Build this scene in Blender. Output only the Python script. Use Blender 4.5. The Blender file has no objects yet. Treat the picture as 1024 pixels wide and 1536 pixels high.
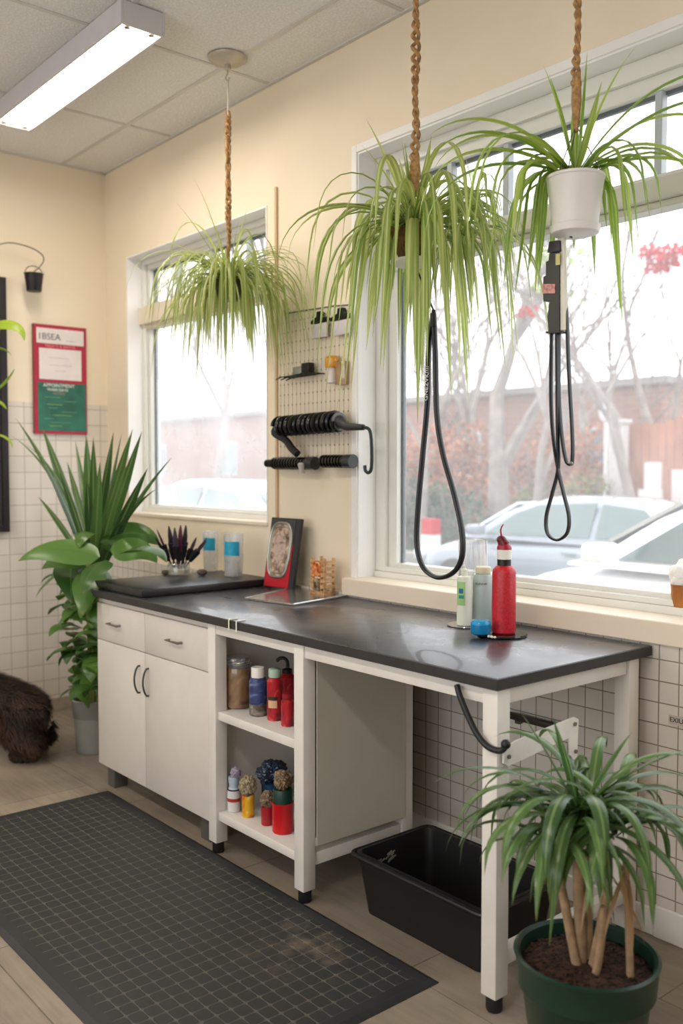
import bpy, bmesh, math, random
from mathutils import Vector, Matrix
random.seed(7)
S = bpy.context.scene
C = S.collection
PI = math.pi
# ---------------------------------------------------------------- camera
F_PX = 1400.0
YAW = math.radians(40.1); PIT = math.atan(63/1400); H = 1.515
cam_d = bpy.data.cameras.new('camera'); cam = bpy.data.objects.new('camera', cam_d); C.objects.link(cam)
cam.location = (0, 0, H)
cam.rotation_euler = (PI/2 - PIT, 0, math.radians(49.9))
cam_d.sensor_fit = 'VERTICAL'; cam_d.sensor_height = 36; cam_d.lens = 36*F_PX/1536
cam_d.clip_start = 0.05; cam_d.clip_end = 200
cam_d.dof.use_dof = True; cam_d.dof.focus_distance = 3.2; cam_d.dof.aperture_fstop = 2.0
S.camera = cam
def P(x, y, X=None, Y=None, Z=None):
    """world point seen at photo pixel (x, y) on the plane X=, Y= or Z="""
    r = (x-512)/F_PX; v = -(y-768)/F_PX
    d = math.cos(PIT)+v*math.sin(PIT); z = -math.sin(PIT)+v*math.cos(PIT)
    a = r*math.sin(YAW)-d*math.cos(YAW); b = r*math.cos(YAW)+d*math.sin(YAW)
    t = X/a if X is not None else Y/b if Y is not None else (Z-H)/z
    return Vector((a*t, b*t, H+z*t))
# ---------------------------------------------------------------- materials
def hexc(h):
    h = h.lstrip('#'); o = []
    for i in (0, 2, 4):
        c = int(h[i:i+2], 16)/255
        o.append(c/12.92 if c <= .04045 else ((c+.055)/1.055)**2.4)
    return o
_m = {}
def M(name, col='#808080', rough=.5, metal=0., var=.06, scale=12., bump=0., bscale=150., spec=.5, coat=0., trans=0., emit=None, es=0., sss=0., ior=1.45):
    if name in _m: return _m[name]
    m = bpy.data.materials.new(name); m.use_nodes = True; nt = m.node_tree; N = nt.nodes; L = nt.links
    b = N['Principled BSDF']; c = hexc(col) if isinstance(col, str) else col
    tc = N.new('ShaderNodeTexCoord')
    n = N.new('ShaderNodeTexNoise'); n.inputs['Scale'].default_value = scale; n.inputs['Detail'].default_value = 4
    L.new(tc.outputs['Object'], n.inputs['Vector'])
    mx = N.new('ShaderNodeMix'); mx.data_type = 'RGBA'
    mx.inputs[6].default_value = [max(0, k*(1-var)) for k in c]+[1]; mx.inputs[7].default_value = [min(1, k*(1+var)) for k in c]+[1]
    nr_ = N.new('ShaderNodeMapRange'); nr_.inputs[1].default_value = .34; nr_.inputs[2].default_value = .66; L.new(n.outputs['Fac'], nr_.inputs[0])
    L.new(nr_.outputs[0], mx.inputs[0]); L.new(mx.outputs[2], b.inputs['Base Color'])
    b.inputs['Roughness'].default_value = rough; b.inputs['Metallic'].default_value = metal
    b.inputs['Specular IOR Level'].default_value = spec; b.inputs['Coat Weight'].default_value = coat; b.inputs['IOR'].default_value = ior
    b.inputs['Transmission Weight'].default_value = trans
    if emit: b.inputs['Emission Color'].default_value = hexc(emit)+[1]; b.inputs['Emission Strength'].default_value = es
    if sss: b.inputs['Subsurface Weight'].default_value = sss
    if bump:
        n2 = N.new('ShaderNodeTexNoise'); n2.inputs['Scale'].default_value = bscale; n2.inputs['Detail'].default_value = 3
        L.new(tc.outputs['Object'], n2.inputs['Vector'])
        bp = N.new('ShaderNodeBump'); bp.inputs['Strength'].default_value = bump; bp.inputs['Distance'].default_value = .002
        L.new(n2.outputs['Fac'], bp.inputs['Height']); L.new(bp.outputs[0], b.inputs['Normal'])
    m['mix'] = mx.name
    _m[name] = m; return m
def nodes(m): return m.node_tree.nodes, m.node_tree.links, m.node_tree.nodes['Principled BSDF']
def math_n(N, L, op, a, b=None, c=None):
    n = N.new('ShaderNodeMath'); n.operation = op
    for i, v in enumerate((a, b, c)):
        if v is None: continue
        if isinstance(v, (int, float)): n.inputs[i].default_value = v
        else: L.new(v, n.inputs[i])
    return n.outputs[0]
def mixc(N, L, f, a, b):
    n = N.new('ShaderNodeMix'); n.data_type = 'RGBA'
    if isinstance(f, (int, float)): n.inputs[0].default_value = f
    else: L.new(f, n.inputs[0])
    for i, v in ((6, a), (7, b)):
        if isinstance(v, (list, tuple)): n.inputs[i].default_value = list(v)[:3]+[1]
        else: L.new(v, n.inputs[i])
    return n.outputs[2]
def marble(name, cols, scale=20, rough=.35, stretch=(1, 1, 1), coat=0., seed=0.):
    """printed or mottled surface: hard-edged patches of several colours"""
    if name in _m: return _m[name]
    m = M(name, cols[0], rough, coat=coat); N, L, b = nodes(m); tc = N.new('ShaderNodeTexCoord'); mp = N.new('ShaderNodeMapping'); mp.inputs['Scale'].default_value = stretch; mp.inputs['Location'].default_value = (seed, seed*.7, seed*.3)
    L.new(tc.outputs['Object'], mp.inputs[0]); n = N.new('ShaderNodeTexNoise'); n.inputs['Scale'].default_value = scale; n.inputs['Detail'].default_value = 3; n.inputs['Distortion'].default_value = .6; L.new(mp.outputs[0], n.inputs['Vector'])
    r = N.new('ShaderNodeValToRGB'); e = r.color_ramp.elements; k = len(cols); lo, hi = .34, .66
    while len(e) < k: e.new(.5)
    for i, c in enumerate(cols): e[i].position = lo+(hi-lo)*i/(k-1); e[i].color = hexc(c)+[1]
    L.new(n.outputs['Fac'], r.inputs[0]); L.new(r.outputs[0], b.inputs['Base Color']); return m
def paint(name, col, rough=.5, bump=.15, **k): return M(name, col, rough, bump=bump, var=.025, scale=3, bscale=250, **k)
WHITE = paint('white_paint', '#e6e3de', .45)
CREAM = paint('cream_wall_paint', '#e7dac4', .7)
CREAM2 = paint('cream_trim_paint', '#ded2bf', .5)
SASH = paint('window_sash_paint', '#dcdcd6', .4)
FRAMEW = M('powder_coated_steel', '#dedad4', .35, var=.03)
CABW = M('white_laminate', '#d6d0c9', .35, var=.02)
BLACKP = M('black_plastic', '#141414', .38, var=.2)
BLACKR = M('black_rubber', '#1b1b1d', .5, var=.15)
STEEL = M('brushed_steel', '#8d8a84', .3, metal=1.)
DSTEEL = M('dark_steel', '#5a6460', .35, metal=.9)
def tile_mat(name, axis, p, tile='#d4cdc4', line='#8a8074', top=None, plain='#e7dac4', off=(0, 0)):
    m = M(name, tile, .25); N, L, b = nodes(m)
    tc = N.new('ShaderNodeTexCoord'); sp = N.new('ShaderNodeSeparateXYZ'); L.new(tc.outputs['Object'], sp.inputs[0])
    u = math_n(N, L, 'ADD', sp.outputs[axis], off[0]+50*p); v = math_n(N, L, 'ADD', sp.outputs[2], off[1])
    def edge(s):
        f = math_n(N, L, 'FRACT', math_n(N, L, 'DIVIDE', s, p))
        return math_n(N, L, 'ABSOLUTE', math_n(N, L, 'SUBTRACT', f, .5))
    e = math_n(N, L, 'MAXIMUM', edge(u), edge(v))
    g = N.new('ShaderNodeMapRange'); g.inputs[1].default_value = .5-.0026/p; g.inputs[2].default_value = .5-.0012/p
    L.new(e, g.inputs[0])
    # per tile tone
    cx = N.new('ShaderNodeCombineXYZ')
    L.new(math_n(N, L, 'FLOOR', math_n(N, L, 'DIVIDE', u, p)), cx.inputs[0]); L.new(math_n(N, L, 'FLOOR', math_n(N, L, 'DIVIDE', v, p)), cx.inputs[1])
    wn = N.new('ShaderNodeTexWhiteNoise'); L.new(cx.outputs[0], wn.inputs['Vector'])
    t = hexc(tile)
    tcol = mixc(N, L, wn.outputs['Value'], [k*.96 for k in t], [min(1, k*1.03) for k in t])
    col = mixc(N, L, g.outputs[0], tcol, hexc(line))
    h = g.outputs[0]
    if top is not None:
        above = math_n(N, L, 'GREATER_THAN', sp.outputs[2], top)
        col = mixc(N, L, above, col, hexc(plain)); h = math_n(N, L, 'MULTIPLY', h, math_n(N, L, 'SUBTRACT', 1.0, above))
        L.new(math_n(N, L, 'MULTIPLY_ADD', above, .45, .25), b.inputs['Roughness'])
    L.new(col, b.inputs['Base Color'])
    bp = N.new('ShaderNodeBump'); bp.invert = True; bp.inputs['Strength'].default_value = .5; bp.inputs['Distance'].default_value = .002
    L.new(h, bp.inputs['Height']); L.new(bp.outputs[0], b.inputs['Normal'])
    return m
def leaf_mat(name, c1, c2, stripe, sw=.18, tl=.35, rough=.4, tip='#8a7a3a'):
    """leaf: hue varies leaf by leaf (uv map 'leaf'), pale stripe along the middle (uv map 'across')"""
    m = bpy.data.materials.new(name); m.use_nodes = True; N = m.node_tree.nodes; L = m.node_tree.links
    b = N['Principled BSDF']; out = N['Material Output']
    a = N.new('ShaderNodeUVMap'); a.uv_map = 'across'; r = N.new('ShaderNodeUVMap'); r.uv_map = 'leaf'
    sa = N.new('ShaderNodeSeparateXYZ'); L.new(a.outputs[0], sa.inputs[0]); sr = N.new('ShaderNodeSeparateXYZ'); L.new(r.outputs[0], sr.inputs[0])
    base = mixc(N, L, sr.outputs[0], hexc(c1), hexc(c2))
    d = math_n(N, L, 'ABSOLUTE', math_n(N, L, 'SUBTRACT', sa.outputs[0], .5))
    s = N.new('ShaderNodeMapRange'); s.inputs[1].default_value = sw; s.inputs[2].default_value = sw*.4; L.new(d, s.inputs[0])
    f = math_n(N, L, 'MULTIPLY', s.outputs[0], .75)
    col = mixc(N, L, f, base, hexc(stripe))
    tp = N.new('ShaderNodeMapRange'); tp.inputs[1].default_value = .93; tp.inputs[2].default_value = 1.0; L.new(sa.outputs[1], tp.inputs[0])
    col = mixc(N, L, math_n(N, L, 'MULTIPLY', tp.outputs[0], sr.outputs[1]), col, hexc(tip))
    L.new(col, b.inputs['Base Color']); b.inputs['Roughness'].default_value = rough
    t = N.new('ShaderNodeBsdfTranslucent'); L.new(col, t.inputs[0])
    ms = N.new('ShaderNodeMixShader'); ms.inputs[0].default_value = tl
    L.new(b.outputs[0], ms.inputs[1]); L.new(t.outputs[0], ms.inputs[2]); L.new(ms.outputs[0], out.inputs[0])
    return m
def glass_mat(name, col='#ffffff', alpha=.25, rough=.05, veil='#f4f6f8', vt=.5, gl=.08):
    """thin clear plastic or glass: see-through, with a milky film and a reflection"""
    m = bpy.data.materials.new(name); m.use_nodes = True; N = m.node_tree.nodes; L = m.node_tree.links
    N.remove(N['Principled BSDF']); out = N['Material Output']
    tr = N.new('ShaderNodeBsdfTransparent'); tr.inputs[0].default_value = hexc(col)+[1]
    df = N.new('ShaderNodeBsdfDiffuse'); df.inputs[0].default_value = hexc(veil)+[1]
    tl = N.new('ShaderNodeBsdfTranslucent'); tl.inputs[0].default_value = hexc(veil)+[1]
    m1 = N.new('ShaderNodeMixShader'); m1.inputs[0].default_value = vt; L.new(df.outputs[0], m1.inputs[1]); L.new(tl.outputs[0], m1.inputs[2])
    m2 = N.new('ShaderNodeMixShader'); L.new(tr.outputs[0], m2.inputs[1]); L.new(m1.outputs[0], m2.inputs[2])
    tc = N.new('ShaderNodeTexCoord'); n = N.new('ShaderNodeTexNoise'); n.inputs['Scale'].default_value = 3; n.inputs['Detail'].default_value = 5; L.new(tc.outputs['Object'], n.inputs['Vector'])
    mr = N.new('ShaderNodeMapRange'); mr.inputs[1].default_value = .3; mr.inputs[2].default_value = .7; mr.inputs[3].default_value = alpha*.7; mr.inputs[4].default_value = min(1, alpha*1.3)
    L.new(n.outputs['Fac'], mr.inputs[0]); L.new(mr.outputs[0], m2.inputs[0])
    g = N.new('ShaderNodeBsdfGlossy'); g.inputs['Roughness'].default_value = rough
    m3 = N.new('ShaderNodeMixShader'); lw = N.new('ShaderNodeLayerWeight'); lw.inputs[0].default_value = .25
    L.new(math_n(N, L, 'MULTIPLY_ADD', lw.outputs['Facing'], gl*2, gl*.3), m3.inputs[0]); L.new(m2.outputs[0], m3.inputs[1]); L.new(g.outputs[0], m3.inputs[2])
    L.new(m3.outputs[0], out.inputs[0])
    return m
# ---------------------------------------------------------------- mesh builder
def V(*a): return Vector(a if len(a) == 3 else a[0])
def frame_of(d):
    d = d.normalized(); u = Vector((0, 0, 1)) if abs(d.z) < .95 else Vector((1, 0, 0))
    s = d.cross(u).normalized(); return s, s.cross(d).normalized()
class MB:
    def __init__(s): s.v = []; s.f = []; s.uv = []; s.rn = []; s.has = False
    def add(s, vs, fs):
        o = len(s.v); s.v += [Vector(p) for p in vs]; s.f += [[i+o for i in f] for f in fs]; return s
    def box(s, a, b, bev=0.):
        x0, x1 = sorted((a[0], b[0])); y0, y1 = sorted((a[1], b[1])); z0, z1 = sorted((a[2], b[2]))
        if not bev:
            return s.add([(x0,y0,z0),(x1,y0,z0),(x1,y1,z0),(x0,y1,z0),(x0,y0,z1),(x1,y0,z1),(x1,y1,z1),(x0,y1,z1)],
                  [(0,3,2,1),(4,5,6,7),(0,1,5,4),(1,2,6,5),(2,3,7,6),(3,0,4,7)])
        bm = bmesh.new(); bmesh.ops.create_cube(bm, size=1)
        for v in bm.verts: v.co = Vector(((x0+x1)/2+v.co.x*(x1-x0), (y0+y1)/2+v.co.y*(y1-y0), (z0+z1)/2+v.co.z*(z1-z0)))
        bmesh.ops.bevel(bm, geom=bm.edges[:], offset=bev, segments=2, profile=.5, affect='EDGES')
        return s.bm(bm)
    def bm(s, bm, mat=None):
        bm.verts.index_update()
        s.add([(mat @ v.co) if mat else v.co.copy() for v in bm.verts], [[v.index for v in f.verts] for f in bm.faces]); bm.free(); return s
    def obox(s, c, ax, ay, hx, hy, hz, bev=0.):
        """box at centre c, local x axis ax, local y axis ay"""
        ax = Vector(ax).normalized(); az = ax.cross(Vector(ay)).normalized(); ay = az.cross(ax)
        t = MB(); t.box((-hx, -hy, -hz), (hx, hy, hz), bev); c = Vector(c)
        return s.add([c+ax*p.x+ay*p.y+az*p.z for p in t.v], t.f)
    def tube(s, pts, r, n=8, closed=False, flat=1., cap=True):
        pts = [Vector(p) for p in pts]; k = len(pts); rs = r if isinstance(r, (list, tuple)) else [r]*k
        vs = []; u = None
        for i, p in enumerate(pts):
            if closed: d = pts[(i+1) % k]-pts[i-1]
            else: d = pts[min(i+1, k-1)]-pts[max(i-1, 0)]
            if d.length < 1e-9: d = Vector((0, 0, 1))
            d.normalize()
            if u is None: u, w = frame_of(d)
            else:
                u = (u-d*u.dot(d))
                if u.length < 1e-6: u, w = frame_of(d)
                u.normalize()
            w = d.cross(u)
            for j in range(n):
                a = 2*PI*j/n; vs.append(p+(u*math.cos(a)+w*math.sin(a)*flat)*rs[i])
        fs = []
        for i in range(k if closed else k-1):
            a = i*n; b = ((i+1) % k)*n
            for j in range(n): fs.append((a+j, a+(j+1) % n, b+(j+1) % n, b+j))
        if not closed and cap: fs += [list(range(n))[::-1], list(range((k-1)*n, k*n))]
        return s.add(vs, fs)
    def cyl(s, a, b, r, r2=None, n=20): return s.tube([a, b], [r, r if r2 is None else r2], n)
    def lathe(s, c, prof, n=32, cap=(True, True), axis=(0, 0, 1)):
        """prof: (radius, height) pairs from the bottom up around point c"""
        c = Vector(c); az = Vector(axis).normalized(); u, w = (Vector((1, 0, 0)), Vector((0, 1, 0))) if abs(az.z) > .999 else frame_of(az)
        if abs(az.z) <= .999: w = az.cross(u)
        vs = []; fs = []
        for r, h in prof:
            for j in range(n):
                a = 2*PI*j/n; vs.append(c+(u*math.cos(a)+w*math.sin(a))*max(r, 1e-4)+az*h)
        k = len(prof)
        for i in range(k-1):
            for j in range(n): fs.append((i*n+j, i*n+(j+1) % n, (i+1)*n+(j+1) % n, (i+1)*n+j))
        if cap[0]: fs.append(list(range(n))[::-1])
        if cap[1]: fs.append(list(range((k-1)*n, k*n)))
        return s.add(vs, fs)
    def prism(s, poly, ext):
        """poly: 3D outline, ext: extrusion vector"""
        k = len(poly); e = Vector(ext); p = [Vector(q) for q in poly]
        return s.add(p+[q+e for q in p], [list(range(k))[::-1], list(range(k, 2*k))]+[(i, (i+1) % k, k+(i+1) % k, k+i) for i in range(k)])
    def ball(s, c, r, sub=2, sc=(1, 1, 1), jit=0.):
        bm = bmesh.new(); bmesh.ops.create_icosphere(bm, subdivisions=sub, radius=1)
        for v in bm.verts:
            k = 1+random.uniform(-jit, jit); v.co = Vector((v.co.x*sc[0], v.co.y*sc[1], v.co.z*sc[2]))*r*k+Vector(c)
        return s.bm(bm)
    def blade(s, p, az, el, L, w, bend, n=12, fold=.2, tw=0., shape='blade', curl=1., wig=0., drop=None, roll=0.):
        """one leaf: leaves p towards azimuth az at elevation el and bends down under its weight"""
        s.has = True; pos = Vector(p); rn = (random.random(), random.random()); o = len(s.v); seg = L/n; e = el
        for i in range(n+1):
            t = i/n
            if shape == 'blade': ww = w*min(1, .45+t*2.2)*(1-max(0, (t-.45)/.55)**1.6)
            elif shape == 'sword': ww = w*min(1, .5+t*1.4)*(1-max(0, (t-.6)/.4)**1.5)
            else: ww = w*(math.sin(PI*min(1, t**.62))**.8 if 0 < t < 1 else 0)
            ww = max(ww, .0006)
            a = az+wig*math.sin(t*3)
            d = Vector((math.cos(e)*math.cos(a), math.cos(e)*math.sin(a), math.sin(e)))
            side = Vector((-math.sin(az), math.cos(az), 0)); side = Matrix.Rotation(roll+tw*t, 3, d) @ side
            nr = side.cross(d).normalized()
            s.v += [pos-side*ww/2+nr*ww*fold, pos.copy(), pos+side*ww/2+nr*ww*fold]
            if i < n: pos = pos+d*seg
            if drop: q = min(1, (i+1)/n/drop); e = el+(-1.46-el)*q*q*(3-2*q)
            else: e = max(e-bend*(.35+1.3*t**curl)/n, -1.5)
        for i in range(n):
            for j in (0, 1):
                q = o+i*3+j; s.f.append([q, q+1, q+4, q+3])
                u0 = j/2; s.uv.append([(u0, i/n), (u0+.5, i/n), (u0+.5, (i+1)/n), (u0, (i+1)/n)]); s.rn.append([rn]*4)
        return pos
    def build(s, name, mat, parent=None, smooth=True, angle=35, origin=None, bevel=0., sub=0):
        base = Vector((0, 0, 0)); q = parent
        while q: base = base+q.location; q = q.parent
        if parent is None and origin is None and s.v:
            xs = [p.x for p in s.v]; ys = [p.y for p in s.v]; zs = [p.z for p in s.v]
            origin = Vector(((min(xs)+max(xs))/2, (min(ys)+max(ys))/2, min(zs)))
        if parent is None: base = Vector(origin)
        me = bpy.data.meshes.new(name); me.from_pydata([p-base for p in s.v], [], s.f)
        mats = mat if isinstance(mat, (list, tuple)) else [mat]
        for m in mats: me.materials.append(m)
        if not s.has:
            bm = bmesh.new(); bm.from_mesh(me); bmesh.ops.recalc_face_normals(bm, faces=bm.faces[:]); bm.to_mesh(me); bm.free()
        else:
            ua = me.uv_layers.new(name='across'); ul = me.uv_layers.new(name='leaf'); i = 0
            for f in range(len(s.f)):
                for c in range(len(s.f[f])):
                    ua.data[i].uv = s.uv[f][c]; ul.data[i].uv = s.rn[f][c]; i += 1
        if smooth:
            for p in me.polygons: p.use_smooth = True
            if not s.has: me.set_sharp_from_angle(angle=math.radians(angle))
        o = bpy.data.objects.new(name, me); C.objects.link(o)
        if parent: o.parent = parent
        else: o.location = base
        if bevel:
            b = o.modifiers.new('bevel', 'BEVEL'); b.width = bevel; b.segments = 2; b.limit_method = 'ANGLE'; b.angle_limit = math.radians(50)
        if sub:
            b = o.modifiers.new('subd', 'SUBSURF'); b.levels = sub; b.render_levels = sub
        return o
def tag(o, label, cat, group=None, kind=None):
    o['label'] = label; o['category'] = cat
    if group: o['group'] = group
    if kind: o['kind'] = kind
    return o
def thing(name, loc, label, cat, group=None):
    o = bpy.data.objects.new(name, None); C.objects.link(o); o.location = Vector(loc); o.empty_display_size = .05
    return tag(o, label, cat, group)
def st(o): o['kind'] = 'structure'; return o
def text(body, size, c, right, up, mat, parent, name='lettering', ext=.0006, align='CENTER'):
    cu = bpy.data.curves.new(name, 'FONT'); cu.body = body; cu.size = size; cu.extrude = ext; cu.align_x = align; cu.align_y = 'CENTER'
    t = bpy.data.objects.new('t', cu); C.objects.link(t)
    bpy.context.view_layer.update()
    me = t.evaluated_get(bpy.context.evaluated_depsgraph_get()).to_mesh()
    r = Vector(right).normalized(); u = Vector(up).normalized(); nn = r.cross(u)
    mb = MB(); mb.add([Vector(c)+r*v.co.x+u*v.co.y+nn*v.co.z for v in me.vertices], [list(p.vertices) for p in me.polygons])
    t.to_mesh_clear(); bpy.data.objects.remove(t); bpy.data.curves.remove(cu)
    return mb.build(name, mat, parent, smooth=False)
def catmull(pts, k=8, closed=False):
    p = [Vector(q) for q in pts]; n = len(p); out = []
    for i in range(n if closed else n-1):
        a, b, c, d = (p[(i+j-1) % n] if closed else p[max(0, min(n-1, i+j-1))] for j in range(4))
        for j in range(k):
            t = j/k; out.append(.5*((2*b)+(c-a)*t+(2*a-5*b+4*c-d)*t*t+(3*b-a-3*c+d)*t**3))
    if not closed: out.append(p[-1])
    return out
# ================================================================ THE ROOM
XL, YB, ZC = -5.62, 2.75, 3.41            # left wall, window wall, ceiling
XR, YF = 2.2, -2.2                        # walls behind the camera
W1 = (-5.33, -3.84, 1.25, 2.83)           # openings x0 x1 z0 z1
W2 = (-3.15, 0.55, 1.03, 2.911)
YO = 2.97                                 # outer face of the window wall
WZ = .965                                 # top of the tiled lower wall
# floor
mf = M('floor_planks', '#877c70', .45, bump=.3); N, L, b = nodes(mf)
tc = N.new('ShaderNodeTexCoord'); mp = N.new('ShaderNodeMapping'); L.new(tc.outputs['Object'], mp.inputs[0])
br = N.new('ShaderNodeTexBrick'); br.offset = .37; br.inputs['Scale'].default_value = 1; br.inputs['Brick Width'].default_value = .92; br.inputs['Row Height'].default_value = .46
br.inputs['Mortar Size'].default_value = .0025; br.inputs['Mortar'].default_value = hexc('#4a433b')+[1]; br.inputs['Color1'].default_value = hexc('#988c7e')+[1]; br.inputs['Color2'].default_value = hexc('#847a6e')+[1]
mp.inputs['Location'].default_value = (.15, .38, 0)
L.new(mp.outputs[0], br.inputs['Vector'])
mp2 = N.new('ShaderNodeMapping'); mp2.inputs['Scale'].default_value = (1.2, 14, 1); L.new(tc.outputs['Object'], mp2.inputs[0])
gn = N.new('ShaderNodeTexNoise'); gn.inputs['Scale'].default_value = 3; gn.inputs['Detail'].default_value = 8; gn.inputs['Distortion'].default_value = .8; L.new(mp2.outputs[0], gn.inputs['Vector'])
cn = N.new('ShaderNodeTexNoise'); cn.inputs['Scale'].default_value = 2.6; cn.inputs['Detail'].default_value = 7; L.new(tc.outputs['Object'], cn.inputs['Vector'])
g1 = N.new('ShaderNodeMapRange'); g1.inputs[1].default_value = .35; g1.inputs[2].default_value = .65; L.new(gn.outputs['Fac'], g1.inputs[0])
g2 = N.new('ShaderNodeMapRange'); g2.inputs[1].default_value = .42; g2.inputs[2].default_value = .66; L.new(cn.outputs['Fac'], g2.inputs[0])
c1 = mixc(N, L, math_n(N, L, 'MULTIPLY', g1.outputs[0], .45), br.outputs['Color'], hexc('#6a6056'))
c2 = mixc(N, L, math_n(N, L, 'MULTIPLY', g2.outputs[0], .5), c1, hexc('#a89a86'))
L.new(c2, b.inputs['Base Color'])
st(MB().box((XL-.1, YF-.1, -.06), (XR+.1, YO, 0)).build('floor', mf, smooth=False, origin=(0, 0, 0)))
# ceiling: speckled mineral tiles in a painted grid
mc = M('mineral_fibre_tile', '#cfcbc4', .9); N, L, b = nodes(mc)
tc = N.new('ShaderNodeTexCoord'); sp = N.new('ShaderNodeSeparateXYZ'); L.new(tc.outputs['Object'], sp.inputs[0])
vo = N.new('ShaderNodeTexNoise'); vo.inputs['Scale'].default_value = 90; vo.inputs['Detail'].default_value = 6; vo.inputs['Roughness'].default_value = .7; L.new(tc.outputs['Object'], vo.inputs['Vector'])
mr = N.new('ShaderNodeMapRange'); mr.inputs[1].default_value = .42; mr.inputs[2].default_value = .58; L.new(vo.outputs['Fac'], mr.inputs[0])
L.new(mixc(N, L, mr.outputs[0], hexc('#e3e2e0'), hexc('#f0efee')), b.inputs['Base Color'])
bp = N.new('ShaderNodeBump'); bp.inputs['Strength'].default_value = .6; bp.inputs['Distance'].default_value = .003; L.new(mr.outputs[0], bp.inputs['Height']); L.new(bp.outputs[0], b.inputs['Normal'])
ce = st(MB().box((XL-.1, YF-.1, ZC), (XR+.1, YO, ZC+.08)).build('ceiling', mc, smooth=False, origin=(0, 0, 0)))
TB = paint('ceiling_grid_paint', '#cbc8c4', .5)
g = MB(); x = -4.75-.95
while x < XR:
    if x > XL+.05: g.box((x-.011, YF, ZC-.004), (x+.011, YB, ZC+.001))
    x += .95
y = 2.46
while y > YF: g.box((XL, y-.011, ZC-.005), (XR, y+.011, ZC+.001)); y -= .61
g.box((XL, YB-.02, ZC-.008), (XR, YB, ZC)); g.box((XL, YF, ZC-.008), (XL+.02, YB, ZC))
g.build('ceiling_grid', TB, ce, smooth=False)
def wall_with_holes(name, z0, z1, y0, y1, mat, holes, x0=None, x1=None):
    x0 = XL-.1 if x0 is None else x0; x1 = XR+.1 if x1 is None else x1
    xs = sorted({x0, x1, *[h[0] for h in holes], *[h[1] for h in holes]}); zs = sorted({z0, z1, *[min(z1, max(z0, h[2])) for h in holes], *[min(z1, max(z0, h[3])) for h in holes]})
    m = MB()
    for i in range(len(xs)-1):
        for j in range(len(zs)-1):
            cx = (xs[i]+xs[i+1])/2; cz = (zs[j]+zs[j+1])/2
            if any(h[0] < cx < h[1] and h[2] < cz < h[3] for h in holes): continue
            m.box((xs[i], y0, zs[j]), (xs[i+1], y1, zs[j+1]))
    bm = bmesh.new(); me = bpy.data.meshes.new('t'); me.from_pydata(m.v, [], m.f); bm.from_mesh(me); bmesh.ops.remove_doubles(bm, verts=bm.verts[:], dist=1e-5)
    # inner faces shared by two boxes are dropped
    dup = {}
    for f in bm.faces: dup.setdefault(tuple(sorted(v.index for v in f.verts)), []).append(f)
    kill = [f for fs in dup.values() if len(fs) > 1 for f in fs]; bmesh.ops.delete(bm, geom=kill, context='FACES_ONLY')
    out = MB(); out.bm(bm); return st(out.build(name, mat, smooth=False, origin=(0, 0, 0)))
wall_with_holes('wall_back', -.06, ZC, YB, YO, CREAM, [W1, W2])
TILE_B = tile_mat('window_wall_tile', 0, .07, off=(.01, .004))
lw = st(MB().box((XL, 2.70, 0), (XR, YB-.001, WZ)).build('wall_back_tiled', TILE_B, smooth=False, origin=(0, 0, 0)))
TILE_L = tile_mat('left_wall_tile', 1, .10, tile='#d8d0c6', line='#a79e92', top=1.93)
st(MB().box((XL-.1, YF-.1, -.06), (XL, YO, ZC)).build('wall_left', TILE_L, smooth=False, origin=(0, 0, 0)))
st(MB().box((XR, YF-.1, -.06), (XR+.1, YO, ZC)).build('wall_right', CREAM, smooth=False, origin=(0, 0, 0)))
W3 = (-4.2, 1.2, .85, 2.75)  # added unseen opening behind the camera, lets in fill daylight
wall_with_holes('wall_front', -.06, ZC, YF-.12, YF, CREAM, [W3])
fr = MB()
for a, b_ in (((W3[0], W3[2]), (W3[0]+.06, W3[3])), ((W3[1]-.06, W3[2]), (W3[1], W3[3])), ((-1.53, W3[2]), (-1.47, W3[3])), ((W3[0]+.06, W3[2]), (-1.53, W3[2]+.06)), ((-1.47, W3[2]), (W3[1]-.06, W3[2]+.06)), ((W3[0]+.06, W3[3]-.06), (-1.53, W3[3])), ((-1.47, W3[3]-.06), (W3[1]-.06, W3[3]))):
    fr.box((a[0], YF-.09, a[1]), (b_[0], YF-.03, b_[1]))
st(fr.build('window_3', SASH, smooth=False, origin=(0, 0, 0)))
st(MB().box((-1.62, 2.685, 0), (XR, 2.70, .105)).build('baseboard_back', WHITE, bevel=.004, origin=(0, 0, 0)))
st(MB().box((-4.15, 2.688, 0), (-1.62, 2.70, .09)).build('baseboard_behind_bench', WHITE, bevel=.004, origin=(0, 0, 0)))
st(MB().box((XL, YF, 0), (XL+.012, 2.70, .08)).build('baseboard_left', M('beige_base', '#a89c8e', .5), bevel=.003, origin=(0, 0, 0)))
# thin strip running up the wall between the windows
st(MB().box((-3.765, YB-.012, WZ), (-3.748, YB, 2.90)).build('trim_1', paint('tan_strip', '#cdb08f', .5), bevel=.002, origin=(0, 0, 0)))
# window reveals painted white
RV = paint('white_reveal_paint', '#e9e8e6', .5)
def reveal(n, w, side=.012):
    m = MB(); x0, x1, z0, z1 = w; t = .008
    m.box((x0, YB-.004, z0), (x0+t, YO, z1)); m.box((x1-t, YB-.004, z0), (x1, YO, z1)); m.box((x0+t, YB-.004, z1-t), (x1-t, YO, z1))
    st(m.build('trim_%d' % n, RV, smooth=False, origin=(0, 0, 0)))
reveal(2, W1); reveal(3, W2)
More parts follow.
